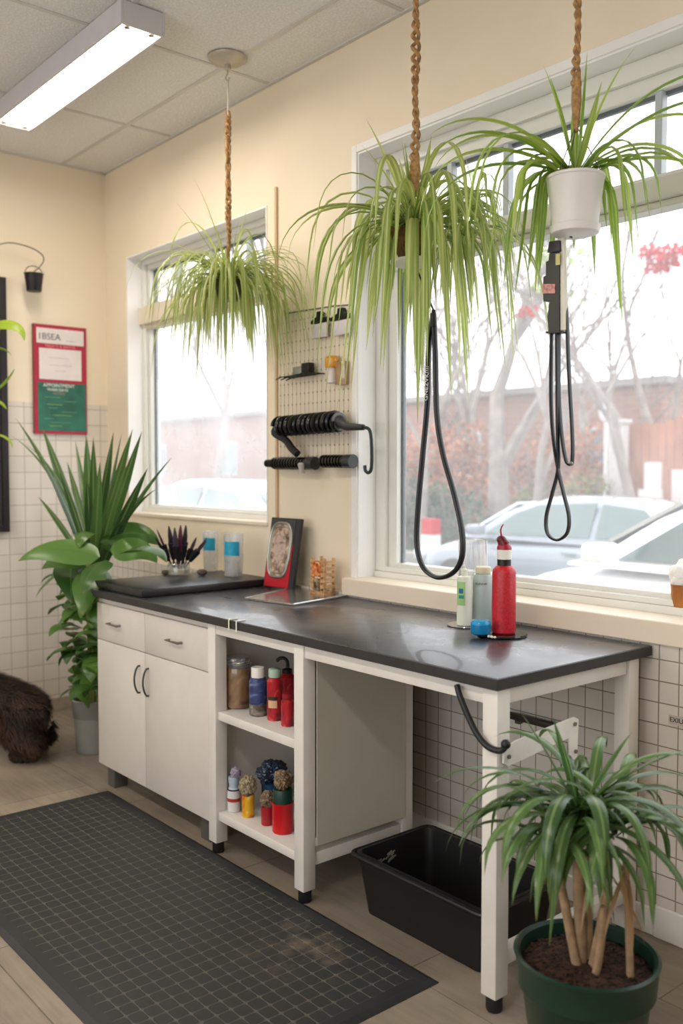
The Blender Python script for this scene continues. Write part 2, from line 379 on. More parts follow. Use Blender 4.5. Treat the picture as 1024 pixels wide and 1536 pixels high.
# white face casing round the large window
m = MB(); m.box((W2[0]-.035, YB-.012, W2[2]-.0), (W2[0], YB, W2[3]+.035)); m.box((W2[0], YB-.012, W2[3]), (W2[1], YB, W2[3]+.035))
st(m.build('trim_4', RV, bevel=.003, origin=(0, 0, 0)))
GLASS1 = glass_mat('window_glass_frosted', alpha=.26, vt=.85, gl=.03)
GLASS2 = glass_mat('window_glass_haze_veil', alpha=.11, vt=.9, gl=.03)  # milky veil puts the washed-out haze outdoors into the pane
MUNT = paint('muntin_paint', '#b3bcc0', .4)
def window(n, w, fw, zt0, zt1, munt, glass, side_off):
    x0, x1, z0, z1 = w; y = 2.87; t = .008
    win = st(MB().box((x0+t, y-.03, z0), (x1-t, y+.075, z0+.028)).build('window_%d' % n, SASH, bevel=.003, origin=(0, 0, 0)))
    f = MB(); a0, a1 = x0+t, x1-t; top = z1-t
    for (k, yy0, yy1) in ((fw, y, y+.06), (fw*.55, y-.022, y)):
        f.box((a0, yy0, z0+.028), (a0+k, yy1, top)); f.box((a1-k, yy0, z0+.028), (a1, yy1, top)); f.box((a0+k, yy0, top-k), (a1-k, yy1, top)); f.box((a0+k, yy0, z0+.028), (a1-k, yy1, z0+.028+k*.35))
    f.build('window_frame', SASH, win, bevel=.003)
    tr = MB(); tr.box((a0+.0, y-.05, zt0), (a1, y+.06, zt1)); tr.box((a0, y-.02, zt0-.025), (a1, y+.05, zt0)); tr.box((a0, y-.02, zt1), (a1, y+.05, zt1+.018))
    tr.build('transom', CREAM2 if n == 1 else SASH, win, bevel=.004)
    for X in munt: MB().box((X-.014, y+.005, zt1+.018), (X+.014, y+.04, top-fw)).build('muntin', MUNT, win, bevel=.003)
    gk = MB(); e = a0+fw
    gk.box((e, y+.028, z0+.03), (e+.008, y+.05, zt0-.02)); gk.box((e, y+.028, zt1+.015), (e+.008, y+.05, top-fw)); gk.box((e, y+.028, top-fw-.012), (a1-fw, y+.05, top-fw))
    gk.build('glazing_gasket', M('grey_gasket', '#5f666a', .6), win, smooth=False)
    MB().box((a0+fw*.5, y+.034, z0+.03), (a1-fw*.5, y+.038, zt0)).build('glass_pane', glass, win, smooth=False)
    MB().box((a0+fw*.5, y+.034, zt1), (a1-fw*.5, y+.038, top-fw*.5)).build('glass_pane', GLASS2 if n == 2 else glass_mat('upper_glass', alpha=.06, vt=.8, gl=.02), win, smooth=False)
window(1, W1, .06, 2.42, 2.525, [-4.94, -4.57, -4.2], GLASS1, 0)
window(2, W2, .115, 2.415, 2.485, [-2.72, -2.42, -1.76, -1.2, -.6, 0.0], GLASS2, 0)
# sills
st(MB().box((W2[0]-.04, 2.685, .955), (W2[1]+.04, YO-.02, W2[2]+.002)).build('trim_5', paint('sill_paint', '#e3d6c4', .4), bevel=.005, origin=(0, 0, 0)))
st(MB().box((W1[0], YB-.008, W1[2]-.02), (W1[1], YO-.02, W1[2]+.002)).build('trim_6', paint('sill_paint', '#e3d6c4', .4), bevel=.005, origin=(0, 0, 0)))
# ---------------------------------------------------------------- light fitting
FIX = M('fixture_enamel', '#c9c6cc', .35, var=.02)
LENS = M('lit_tube_recess', '#fff6e6', .5, emit='#ffe9cc', es=7.)
def fixture(x0, x1, y0, y1, label):
    t = thing('ceiling_light', ((x0+x1)/2, (y0+y1)/2, 3.31), label, 'light', 'ceiling strip lights')
    m = MB(); z0, z1, w = 3.31, ZC-.005, .012
    m.box((x0, y0, z0), (x1, y0+w, z1)); m.box((x0, y1-w, z0), (x1, y1, z1)); m.box((x0, y0+w, z0), (x0+w, y1-w, z1)); m.box((x1-w, y0+w, z0), (x1, y1-w, z1)); m.box((x0+w, y0+w, z1-.01), (x1-w, y1-w, z1))
    m.build('housing', FIX, t, bevel=.002)
    MB().box((x0+w, y0+w, z0+.022), (x1-w, y1-w, z0+.03)).build('diffuser', LENS, t, smooth=False)
    for yy in (y0+.045, y1-.045):
        MB().tube([(x0+.06, yy, z0+.012), (x1-.06, yy, z0+.012)], .009, 12).build('lamp_tube', LENS, t)
        for xx in (x0+.035, x1-.035): MB().lathe((xx, yy, z0+.0), [(.004, 0), (.012, .003), (.012, .02)], 14).build('lamp_holder', STEEL, t)
    return t
fixture(-4.93, -3.50, 1.79, 1.99, 'lit white strip light fitting on the ceiling near the left wall')
fixture(-1.9, -.47, -.5, -.3, 'added unseen strip light on the ceiling near the camera end of the room')  # added out of view to brighten the room
fixture(-4.93, -3.50, -.5, -.3, 'added unseen strip light on the ceiling by the left wall, away from the windows')  # second added fitting, out of view, for more fill light
# ---------------------------------------------------------------- lights
def area(name, loc, sx, sy, power, col, rot=(0, 0, 0)):
    l = bpy.data.lights.new(name, 'AREA'); l.shape = 'RECTANGLE'; l.size = sx; l.size_y = sy; l.energy = power; l.color = col
    o = bpy.data.objects.new(name, l); C.objects.link(o); o.location = loc; o.rotation_euler = rot
    return o
WARM = (1, .94, .85)
area('strip_lamp', (-4.2, 1.89, 3.30), 1.35, .15, 17, WARM)
area('strip_lamp', (-1.2, -.4, 3.30), 1.35, .15, 36, WARM)  # fill light of the added fitting near the camera
area('strip_lamp', (-4.2, -.4, 3.30), 1.35, .15, 30, WARM)  # fill light of the added fitting by the left wall
w = bpy.data.worlds.new('overcast_sky'); S.world = w; w.use_nodes = True; N = w.node_tree.nodes; L = w.node_tree.links
bg = N['Background']; tc = N.new('ShaderNodeTexCoord'); n = N.new('ShaderNodeTexNoise'); n.inputs['Scale'].default_value = 2.5; n.inputs['Detail'].default_value = 5; L.new(tc.outputs['Generated'], n.inputs['Vector'])
L.new(mixc(N, L, n.outputs['Fac'], (.90, .94, 1.0), (1, 1, 1)), bg.inputs[0]); bg.inputs[1].default_value = 3.3
S.view_settings.view_transform = 'Standard'; S.view_settings.look = 'None'; S.view_settings.exposure = 0; S.view_settings.gamma = 1
S.cycles.max_bounces = 10; S.cycles.diffuse_bounces = 5; S.cycles.transparent_max_bounces = 24; S.cycles.transmission_bounces = 8; S.cycles.caustics_reflective = False; S.cycles.caustics_refractive = False
S.cycles.sample_clamp_indirect = 6; S.cycles.use_denoising = True
# ================================================================ BENCH, CABINET, SHELF, TABLE
TOPZ = .95
# laminate worktop: dark charcoal, faint wear and smears
mt = M('charcoal_laminate', '#333337', .32, var=.12, scale=6, spec=.9, coat=.25); N, L, b = nodes(mt)
tc = N.new('ShaderNodeTexCoord'); n = N.new('ShaderNodeTexNoise'); n.inputs['Scale'].default_value = 7; n.inputs['Detail'].default_value = 8; n.inputs['Distortion'].default_value = 1.2; L.new(tc.outputs['Object'], n.inputs['Vector'])
mr = N.new('ShaderNodeMapRange'); mr.inputs[1].default_value = .35; mr.inputs[2].default_value = .7; mr.inputs[3].default_value = .27; mr.inputs[4].default_value = .34; L.new(n.outputs['Fac'], mr.inputs[0]); L.new(mr.outputs[0], b.inputs['Roughness'])
EDGE = M('charcoal_edge_band', '#2e2d2d', .45, var=.1)
wt = thing('worktop', (-2.9, 2.3, .915), 'long charcoal laminate worktop on the white cabinet and steel frame below the windows', 'worktop')
m = MB(); bm = bmesh.new()
x0, x1, y0, y1 = -4.20, -1.64, 1.93, 2.69
m.box((x0+.004, y0+.004, .920), (x1-.004, y1, TOPZ), .003); m.build('surface', mt, wt)
m = MB(); m.box((x0, y0, .917), (x1, y0+.004, TOPZ-.002)); m.box((x1-.004, y0+.004, .917), (x1, y1, TOPZ-.002)); m.box((x0, y0+.004, .917), (x0+.004, y1, TOPZ-.002))
m.build('edge_band', EDGE, wt, bevel=.001)
# raised slab at the left end
m = MB(); m.box((-4.175, 1.965, TOPZ+.001), (-3.70, 2.68, TOPZ+.036), .006)
tag(m.build('raised_board', M('black_board', '#232324', .36, var=.15, scale=9)), 'thick black board lying on the left end of the worktop', 'board')
# cabinet
cx0, cxm, cx1, cy0, cy1 = -4.15, -3.68, -3.145, 1.985, 2.60
cab = thing('base_cabinet', ((cx0+cx1)/2, 2.29, 0), 'white two door cabinet with two drawers under the left end of the worktop', 'cabinet')
m = MB(); m.box((cx0, cy0, .105), (cx1, cy1, .135)); m.box((cx0, cy0, .135), (cx0+.018, cy1, .915)); m.box((cx1-.018, cy0, .135), (cx1, cy1, .915)); m.box((cx0+.018, cy1-.012, .135), (cx1-.018, cy1, .915)); m.box((cx0+.018, cy0, .895), (cx1-.018, cy1-.012, .915)); m.box((cx0+.018, cy0, .705), (cx1-.018, cy1-.012, .72))
m.build('carcass', CABW, cab, bevel=.001)
fy = cy0-.019
def bow(a, b2, out, r, name, par, mat):
    a = Vector(a); b2 = Vector(b2); o = Vector(out); pts = [a]
    for i in range(11):
        t = i/10; pts.append(a.lerp(b2, t)+o*(.35+.65*math.sin(PI*t)**.7))
    pts.append(b2); MB().tube(pts, r, 8).build(name, mat, par)
for (a0, a1, hx) in ((cx0, cxm, -3.955), (cxm, cx1, -3.405)):
    d = MB().box((a0+.0015, fy, .712), (a1-.0015, cy0-.001, .885), .0015).build('drawer', CABW, cab)
    hb = MB(); hb.tube([(hx-.055, fy, .80), (hx-.055, fy-.022, .80)], .0035, 8); hb.tube([(hx+.045, fy, .80), (hx+.045, fy-.022, .80)], .0055, 8); hb.tube([(hx-.06, fy-.022, .80), (hx+.052, fy-.022, .80)], [.003, .0055], 8)
    hb.build('handle', STEEL, d)
for (a0, a1, hx) in ((cx0, cxm, cxm-.047), (cxm, cx1, cxm+.032)):
    d = MB().box((a0+.0015, fy, .108), (a1-.0015, cy0-.001, .708), .0015).build('door', CABW, cab)
    bow((hx, fy, .645), (hx, fy, .525), (0, -.028, 0), .0045, 'handle', d, DSTEEL)
MB().box((cx0+.004, cy0-.01, .886), (cx1-.004, cy0-.001, .914)).build('top_rail', CABW, cab, smooth=False)
for (fx, fyy) in ((cx0+.07, 2.03), (cx1-.09, 2.03), (cx0+.07, 2.52), (cx1-.09, 2.52)):
    MB().box((fx-.035, fyy-.035, 0), (fx+.035, fyy+.035, .105), .003).build('foot', M('grey_plastic', '#55534f', .45), cab)
# shelf unit
SL, SM, SR = -3.105, -2.545, -1.68
def leg(x, y, par, z1=.917, w=.027, cap=True):
    l = MB().box((x-w, y-w, .045), (x+w, y+w, z1), .003).build('leg', FRAMEW, par)
    if cap: MB().lathe((x, y, 0), [(.021, 0), (.024, .006), (.024, .046)], 16).build('rubber_foot', BLACKR, l)
yf, yb = 1.975, 2.45
su = thing('shelf_unit', ((SL+SM)/2, (yf+yb)/2, 0), 'white steel shelf unit with two shelves of bottles between cabinet and open table', 'shelf unit')
for x in (SL, SM):
    for y in (yf, yb): leg(x, y, su)
m = MB(); m.box((SL+.027, yf-.022, .875), (SM-.027, yf+.018, .917), .002); m.box((SL-.02, yf+.028, .875), (SL+.02, yb-.028, .917)); m.box((SM-.02, yf+.028, .875), (SM+.02, yb-.028, .917)); m.build('top_rail', FRAMEW, su)
m = MB(); m.box((SM-.018, yf+.028, .125), (SM+.018, yb-.028, .17), .002); m.build('side_rail', FRAMEW, su)
for z in (.57, .17):
    s = MB(); s.box((SL+.028, yf-.015, z-.034), (SM-.028, yb-.03, z), .002); s.build('shelf', FRAMEW, su)
MB().box((SM-.035, yf+.03, .20), (SM-.0275, yb-.02, .874)).build('side_panel', M('grey_white_panel', '#b3aea2', .4, var=.02), su, smooth=False)
m = MB(); m.box((SL+.03, yb-.026, .18), (SM-.03, yb-.02, .874))
for i in range(1, 7): m.box((SL+.03+i*.075, yb-.029, .18), (SL+.033+i*.075, yb-.026, .874))
m.build('back_panel', M('grey_back_panel', '#a9a8a2', .5), su, smooth=False)
MB().box((SM+.001-.0355+.062, yf+.03, .20), (SM+.033, yb-.02, .874)).build('outer_panel', M('grey_white_panel2', '#b9b5a9', .4, var=.02), su, smooth=False)
# grooming table frame
gt = thing('table_frame', ((SM+SR)/2, 2.29, 0), 'white steel table frame with open knee space carrying the right end of the worktop', 'table frame')
leg(SR, yf, gt); leg(SR, 2.61, gt)
m = MB(); m.box((SM+.0275, yf-.02, .868), (SR-.028, yf+.018, .917), .002); m.build('front_rail', FRAMEW, gt)
m = MB(); m.box((SR-.018, yf+.028, .868), (SR+.018, 2.582, .917), .002); m.build('side_rail', FRAMEW, gt)
m = MB(); m.box((SR-.018, yf+.028, .125), (SR+.018, 2.582, .17), .002); m.build('side_rail', FRAMEW, gt)
m = MB(); m.box((SM+.03, 2.60, .875), (SR-.028, 2.63, .917), .002); m.build('back_rail', FRAMEW, gt)
# white bracket on the right leg, dark arm from under the top
br_ = MB(); X0 = SR+.030
poly = [(X0, 1.965, .752), (X0, 1.965, .712), (X0, 1.985, .700), (X0, 2.26, .728), (X0, 2.27, .660), (X0, 2.30, .660), (X0, 2.305, .775), (X0, 2.285, .785), (X0, 2.02, .765)]
br_.prism(poly, (.006, 0, 0))
bk = br_.build('bracket_plate', M('white_bracket', '#e9e7e2', .35), gt, smooth=False)
for (y, z) in ((1.985, .727), (2.29, .682), (2.285, .765)): MB().cyl((X0+.006, y, z), (X0+.011, y, z), .006, n=12).build('screw', STEEL, bk)
a = [(-1.795, 1.94, .904), (-1.775, 1.93, .88), (-1.745, 1.93, .83), (-1.71, 1.93, .785), (-1.675, 1.935, .757), (-1.64, 1.945, .752), (-1.625, 1.95, .768)]
arm = MB().tube(catmull(a, 6), .009, 10); arm.ball((-1.625, 1.95, .772), .014, 2); arm.build('support_arm', BLACKR, gt)
# mat
MX0, MX1, MY0, MY1 = -4.03, -1.875, 1.065, 1.955
mm = M('ribbed_rubber', '#232424', .55, var=.2, scale=5); N, L, b = nodes(mm)
tc = N.new('ShaderNodeTexCoord'); sp = N.new('ShaderNodeSeparateXYZ'); L.new(tc.outputs['Object'], sp.inputs[0])
def cell(s, p):
    f = math_n(N, L, 'SUBTRACT', math_n(N, L, 'FRACT', math_n(N, L, 'DIVIDE', s, p)), .5)
    return math_n(N, L, 'POWER', math_n(N, L, 'ABSOLUTE', math_n(N, L, 'MULTIPLY', f, 2)), 5.0)
q = math_n(N, L, 'ADD', cell(math_n(N, L, 'ADD', sp.outputs[0], 10), .053), cell(math_n(N, L, 'ADD', sp.outputs[1], 10), .048))
g = N.new('ShaderNodeMapRange'); g.inputs[1].default_value = .55; g.inputs[2].default_value = 1.0; L.new(q, g.inputs[0])
dn = N.new('ShaderNodeTexNoise'); dn.inputs['Scale'].default_value = 9; dn.inputs['Detail'].default_value = 8; dn.inputs['Roughness'].default_value = .7; L.new(tc.outputs['Object'], dn.inputs['Vector'])
dist = N.new('ShaderNodeVectorMath'); dist.operation = 'DISTANCE'; L.new(tc.outputs['Object'], dist.inputs[0]); dist.inputs[1].default_value = (.68, .26, 0)
dm = N.new('ShaderNodeMapRange'); dm.inputs[1].default_value = .26; dm.inputs[2].default_value = .02; L.new(dist.outputs['Value'], dm.inputs[0])
dr = N.new('ShaderNodeMapRange'); dr.inputs[1].default_value = .48; dr.inputs[2].default_value = .72; L.new(dn.outputs['Fac'], dr.inputs[0])
dust = math_n(N, L, 'MULTIPLY', math_n(N, L, 'MULTIPLY', dm.outputs[0], dr.outputs[0]), .75)
c1 = mixc(N, L, g.outputs[0], hexc('#2b2c2d'), hexc('#595650')); c1 = mixc(N, L, dust, c1, hexc('#8b7a68')); L.new(c1, b.inputs['Base Color'])
bp = N.new('ShaderNodeBump'); bp.invert = True; bp.inputs['Strength'].default_value = .6; bp.inputs['Distance'].default_value = .004; L.new(g.outputs[0], bp.inputs['Height']); L.new(bp.outputs[0], b.inputs['Normal'])
mat_t = thing('floor_mat', ((MX0+MX1)/2, (MY0+MY1)/2, 0), 'black rubber anti-fatigue mat with a square cell pattern on the floor before the bench', 'floor mat')
e = .055
MB().box((MX0+e, MY0+e, .001), (MX1-e, MY1-e, .0125)).build('centre', mm, mat_t, smooth=False)
m = MB(); o = [(MX0, MY0), (MX1, MY0), (MX1, MY1), (MX0, MY1)]; i_ = [(MX0+e, MY0+e), (MX1-e, MY0+e), (MX1-e, MY1-e), (MX0+e, MY1-e)]; k_ = [(MX0+.02, MY0+.02), (MX1-.02, MY0+.02), (MX1-.02, MY1-.02), (MX0+.02, MY1-.02)]
vs = [(*p, .0005) for p in o]+[(*p, .003) for p in o]+[(*p, .012) for p in k_]+[(*p, .0127) for p in i_]+[(*p, .0005) for p in i_]
fs = []
for r in range(4):
    for j in range(4): fs.append((r*4+j, r*4+(j+1) % 4, r*4+4+(j+1) % 4, r*4+4+j))
for j in range(4): fs.append((16+j, 16+(j+1) % 4, (j+1) % 4, j))
m.add(vs, fs).build('border', M('smooth_rubber_edge', '#2a2b2e', .5, var=.15, scale=4), mat_t, smooth=False)
# tubs under the table
tub = thing('storage_tub', (-2.05, 2.25, 0), 'open black plastic tub on the floor under the table', 'tub')
tb = M('matte_black_plastic', '#151516', .42, var=.2, scale=6)
def rrect(x0, x1, y0, y1, z, r=.03, n=5):
    o = []
    for (cx, cy, a0) in ((x1-r, y1-r, 0), (x0+r, y1-r, PI/2), (x0+r, y0+r, PI), (x1-r, y0+r, 1.5*PI)):
        for i in range(n+1): a = a0+PI/2*i/n; o.append(Vector((cx+r*math.cos(a), cy+r*math.sin(a), z)))
    return o
def shell(m, loops):
    n = len(loops[0]); o = []
    for l in loops: o += l
    fs = [list(range(n))[::-1]]
    for i in range(len(loops)-1):
        for j in range(n): fs.append((i*n+j, i*n+(j+1) % n, (i+1)*n+(j+1) % n, (i+1)*n+j))
    fs.append([(len(loops)-1)*n+j for j in range(n)]); return m.add(o, fs)
A = (-2.38, -1.79, 2.055, 2.42)
def ins(k, z): return rrect(A[0]+k, A[1]-k, A[2]+k, A[3]-k, z)
shell(MB(), [ins(.03, .002), ins(.008, .175), ins(.004, .18), ins(.0, .195), ins(.0, .21), ins(.012, .212), ins(.016, .18), ins(.034, .012)]).build('body', tb, tub)
m = MB(); m.tube(rrect(A[0]-.008, A[1]+.008, A[2]-.008, A[3]+.008, .204), .008, 8, closed=True); m.build('rim', tb, tub)
m = MB()
for i in range(14):
    y = 2.15+random.random()*.09; z = .14+random.random()*.03; m.obox((A[0]+.0205, y, z), (0, 1, .4), (0, 0, 1), .005+random.random()*.008, .0025, .0012)
m.build('scuff_mark', M('pale_scuff', '#8a8680', .7), tub, smooth=False)
# ---- clips on the worktop front edge
for x, c, l in ((-2.945, '#d8dfb8', 'pale green clip on the worktop front edge, left of the pair'), (-2.895, '#e4e6dc', 'white clip on the worktop front edge, right of the pair')):
    m = MB(); p = [(x, 1.960, .953), (x, 1.927, .953), (x, 1.9265, .912)]
    m.tube([(x, 1.965, .9535), (x, 1.928, .9535), (x, 1.9255, .95), (x, 1.9255, .912)], .0035, 6, flat=.6); tag(m.build('edge_clip', M('clip_'+c[1:], c, .4)), l, 'clip')
# ---- wall label
m = MB(); c = P(1016, 1082, Y=2.699); pl = thing('wall_label', (c.x, 2.699, c.z-.012), 'small off-white label with black letters stuck on the wall tile at the right edge', 'label')
MB().box((c.x-.030, 2.696, c.z-.014), (c.x+.036, 2.6995, c.z+.016)).build('plate', M('label_card', '#bdb2a5', .5), pl, smooth=False)
text('EXIUE', .022, (c.x+.003, 2.6955, c.z+.002), (1, 0, 0), (0, 0, 1), BLACKP, pl)
# dark towel rail low on the tiled wall behind the table
bar = thing('wall_rail', (-1.95, 2.66, .78), 'dark narrow rail on the tiled wall under the table', 'wall rail')
a, b_ = P(762, 1072, Y=2.665), P(840, 1092, Y=2.665)
MB().obox((a+b_)/2, (b_-a), (0, 1, 0), (b_-a).length/2, .012, .011, .003).build('bar', M('dark_brown_plastic', '#2d2522', .5), bar)
for xx in (a.x+.02, b_.x-.04): MB().box((xx, 2.678, a.z-.03), (xx+.02, 2.699, a.z-.005)).build('mount', DSTEEL, bar, smooth=False)
# ================================================================ THINGS ON THE WORKTOP
BZ = TOPZ+.0365                               # top of the raised board
CLEAR = glass_mat('clear_plastic', alpha=.16, vt=.5, gl=.25)
MILKY = glass_mat('milky_plastic', alpha=.3, vt=.5, gl=.2)
def lathe_part(name, c, prof, mat, par, n=28, cap=(True, True)): return MB().lathe(c, prof, n, cap).build(name, mat, par)
def band(c, r, z0, z1, a0, a1, mat, par, name='label_band', n=16):
    m = MB(); vs = []
    for i in range(n+1):
        a = a0+(a1-a0)*i/n
        for (rr, z) in ((r, z0), (r, z1), (r+.0008, z1), (r+.0008, z0)): vs.append((c[0]+rr*math.cos(a), c[1]+rr*math.sin(a), z))
    fs = []
    for i in range(n):
        for j in range(4): fs.append((i*4+j, i*4+(j+1) % 4, i*4+4+(j+1) % 4, i*4+4+j))
    fs += [(0, 1, 2, 3), (n*4+3, n*4+2, n*4+1, n*4)]
    return m.add(vs, fs).build(name, mat, par)
FACE = math.atan2(-1, 0.9)                    # towards the camera end of the room
# glass jar of grooming brushes
jc = P(268, 862, Z=BZ)
jar = thing('brush_jar', jc, 'low glass jar holding dark grooming brushes on the black board', 'jar')
lathe_part('body', jc, [(.052, .001), (.057, .008), (.057, .055), (.054, .060), (.051, .055), (.051, .012)], CLEAR, jar, cap=(True, True))
lathe_part('contents', jc+V(0, 0, .013), [(.044, 0), (.046, .012), (.03, .02)], M('pale_grit', '#c8c0a0', .7), jar)
PUR = [M('plum_handle', '#2e2230', .35), M('black_handle', '#131215', .3), M('wine_handle', '#561c38', .35), M('grey_violet_handle', '#4d4253', .35)]
BR = M('dark_bristle', '#17161a', .8, var=.4, scale=90, bump=.8)
labels = 'dark plum brush handle fanning out of the glass jar on the black board'
random.seed(5)
for i in range(15):
    az = 2*PI*i/15+random.uniform(-.15, .15); ln = random.uniform(.17, .235); tilt = random.uniform(.25, .72) if i % 3 else random.uniform(.05, .25)
    d = Vector((math.cos(az)*math.sin(tilt), math.sin(az)*math.sin(tilt), math.cos(tilt)))
    b0 = jc+Vector((math.cos(az)*.022, math.sin(az)*.022, .022)); k = PUR[(i*7) % 4]
    t = thing('grooming_brush', b0, labels, 'brush', 'grooming brushes in the glass jar')
    s, u = frame_of(d)
    m = MB()
    pts = [b0+d*ln*q for q in (0, .3, .5, .62, .75, .88, 1.0)]
    m.tube(pts, [.004, .005, .008, .013, .014, .010, .003], 10, flat=.45); m.build('handle', k, t)
    hm = MB(); hm.tube([b0+d*ln*.30, b0+d*ln*.62], [.010, .019], 10, flat=.8); hm.build('bristle', BR, t)
# two small bits beside the jar
for (x, y, r, c, n_, l, cat) in ((248, 862, .02, '#7b6a57', 'pumice_stone', 'brown rough stone lying left of the brush jar on the black board', 'stone'), (303, 863, .026, '#5d4f46', 'stone_lump', 'dark rough lump lying right of the brush jar on the black board', 'stone')):
    p = P(x, y, Z=BZ); tag(MB().ball(p+V(0, 0, r*.62), r, 3, (1, 1, .62), .06).build(n_, M(n_+'_m', c, .8, var=.3, scale=60)), l, cat)
# tumblers
BLUE = M('blue_wrap', '#1f9fc4', .4, var=.12, scale=40)
def tumbler(x, y, h, r, l, lab, lz, shade=MILKY):
    c = P(x, y, Z=BZ); t = thing('plastic_tumbler', c, l, 'tumbler', 'clear tumblers by the brush jar')
    lathe_part('cup', c, [(r*.86, .001), (r*.88, .006), (r, h-.004), (r*1.05, h), (r*.98, h), (r*.83, .01)], shade, t)
    if lab: band(c, r*.985, lz[0]+c.z, lz[1]+c.z, FACE-.75, FACE+.85, BLUE, t)
    return c, t
c, t = tumbler(350, 864, .215, .052, 'tall clear tumbler with a blue label, nearer the framed picture', 1, (.105, .175)); lathe_part('liquid', c+V(0, 0, .01), [(.043, 0), (.046, .075)], MILKY, t)
c, t = tumbler(316, 856, .21, .042, 'clear tumbler with a blue label standing beside the brush jar', 1, (.11, .175))
c, t = tumbler(334, 848, .205, .04, 'plain frosted tumbler half hidden behind the two labelled ones', 0, None)
# framed picture leaning on the wall
a_ = P(411, 878, Z=TOPZ+.002); w_, h_ = .215, .335
pf = thing('framed_picture', (a_.x+w_/2, 2.66, TOPZ+.001), 'red and black framed picture with a silver ornate border leaning on the wall', 'picture')
tilt = .16; rt = Vector((1, .06, 0)).normalized(); up = Vector((0, math.sin(tilt), math.cos(tilt))); nr = rt.cross(up)   # nr points to the room
o = Vector((a_.x+.0, 2.625, TOPZ+.002))
def on(u, v, d=0): return o+rt*u+up*v+nr*d
def plate(u0, u1, v0, v1, d0, d1, name, mat, par): 
    m = MB(); return m.prism([on(u0, v0, d0), on(u1, v0, d0), on(u1, v1, d0), on(u0, v1, d0)], nr*(d1-d0)).build(name, mat, par, smooth=False)
plate(0, w_, 0, h_, 0, .018, 'frame', M('black_frame', '#2b2b30', .4), pf)
plate(.006, w_-.032, .004, .21, .0182, .0205, 'red_panel', M('red_enamel', '#b5182b', .35), pf)
plate(.006, w_-.032, .21, h_-.008, .0182, .0205, 'dark_panel', M('slate_enamel', '#3b3c42', .4), pf)
def shield(k):
    q = []
    for i in range(40):
        a = 2*PI*i/40; cu, cv = math.cos(a), math.sin(a)
        u = abs(cu)**.55*math.copysign(1, cu)*.078*k; v = abs(cv)**.6*math.copysign(1, cv)*(.125 if cv > 0 else .135)*k
        q.append((.093+u*(1 if cv > -.3 else .93), .185+v))
    return q
MB().prism([on(u, v, .0206) for u, v in shield(.98)], nr*.002).build('inner_picture', marble('mottled_print', ['#54463c', '#8a7260', '#b09884', '#c9b8a4'], 30, .5), pf, smooth=False)
for k, r in ((1.0, .0062), (.86, .003)): MB().tube([on(u, v, .023) for u, v in shield(k)], r, 8, closed=True).build('ornate_border', M('aged_silver', '#a9a8a0', .35, metal=.8), pf)
MB().prism([on(.093+.045*math.cos(a)*1, .185+.085*math.sin(a), .0228) for a in [2*PI*i/24 for i in range(24)]], nr*.001).build('pale_print', marble('pink_grey_print', ['#7f6a66', '#b39c90', '#c7aea4', '#8d7f92'], 40, .5), pf, smooth=False)
# stacked wooden blocks / small crate beside it
bx = P(478, 886, Z=TOPZ+.001); bx.y = 2.66; bx.x = P(478, 886, Y=2.63).x
cr = thing('wooden_crate', (bx.x, 2.66, TOPZ+.001), 'small slatted wooden crate with an orange label beside the framed picture', 'crate')
WD = marble('pale_wood', ['#a3734a', '#c09567', '#cfa87c'], 22, .6, (1, 1, 4))
for sx in (-.048, .038):
    for sy in (2.625, 2.675): MB().box((bx.x+sx, sy, TOPZ+.001), (bx.x+sx+.012, sy+.01, TOPZ+.17), .001).build('post', WD, cr)
for i in range(6): MB().box((bx.x-.05, 2.618, TOPZ+.004+i*.027), (bx.x+.052, 2.6245, TOPZ+.022+i*.027), .001).build('slat', WD, cr)
for i in range(6): MB().box((bx.x+.0505, 2.626, TOPZ+.004+i*.027), (bx.x+.055, 2.68, TOPZ+.022+i*.027), .001).build('slat', WD, cr)
MB().box((bx.x-.03, 2.615, TOPZ+.085), (bx.x+.028, 2.618, TOPZ+.15)).build('label_card', marble('orange_print', ['#7a2e1c', '#c9622f', '#d98a55', '#e8c9a0'], 45, .5), cr, smooth=False)
MB().box((bx.x-.022, 2.615, TOPZ+.02), (bx.x+.022, 2.618, TOPZ+.075)).build('mesh_card', marble('dark_mesh_print', ['#2e261c', '#6d5a45', '#b59a72'], 60, .5), cr, smooth=False)
# clear blister tray lying flat
tr = MB(); q = [P(368, 899, Z=TOPZ+.002), P(448, 880, Z=TOPZ+.002), P(532, 892, Z=TOPZ+.002), P(440, 908, Z=TOPZ+.002)]
ct = thing('clear_tray', (q[0]+q[2])/2, 'flat clear plastic tray lying on the worktop in front of the crate', 'tray')
tr.prism(q, (0, 0, .004)); tr.build('base', glass_mat('tray_plastic', alpha=.3, vt=.3, gl=.5, rough=.15), ct, smooth=False)
MB().tube([p+V(0, 0, .005) for p in q], .0035, 6, closed=True).build('rim', glass_mat('tray_rim_plastic', alpha=.6, vt=.3, gl=.6), ct)
# ---------------------------------------------------------------- bottles by the window
def disc(c, r, mat, name, l, cat, h=.005, sc=1.):
    return tag(MB().lathe(c, [(r*.97, 0), (r, h*.5), (r*.985, h)], 48).build(name, mat), l, cat)
gc = P(700, 938, Z=TOPZ+.001); disc(gc, .072, glass_mat('glass_plate_m', col='#cfe0da', alpha=.3, vt=.3, gl=.6), 'glass_plate', 'round clear glass plate under the green-labelled bottle', 'plate')
kc = P(753, 953, Z=TOPZ+.001); disc(kc, .085, M('black_glass', '#0c1211', .12, spec=.8), 'black_dish', 'thin round black dish under the red bottle', 'dish', h=.009)
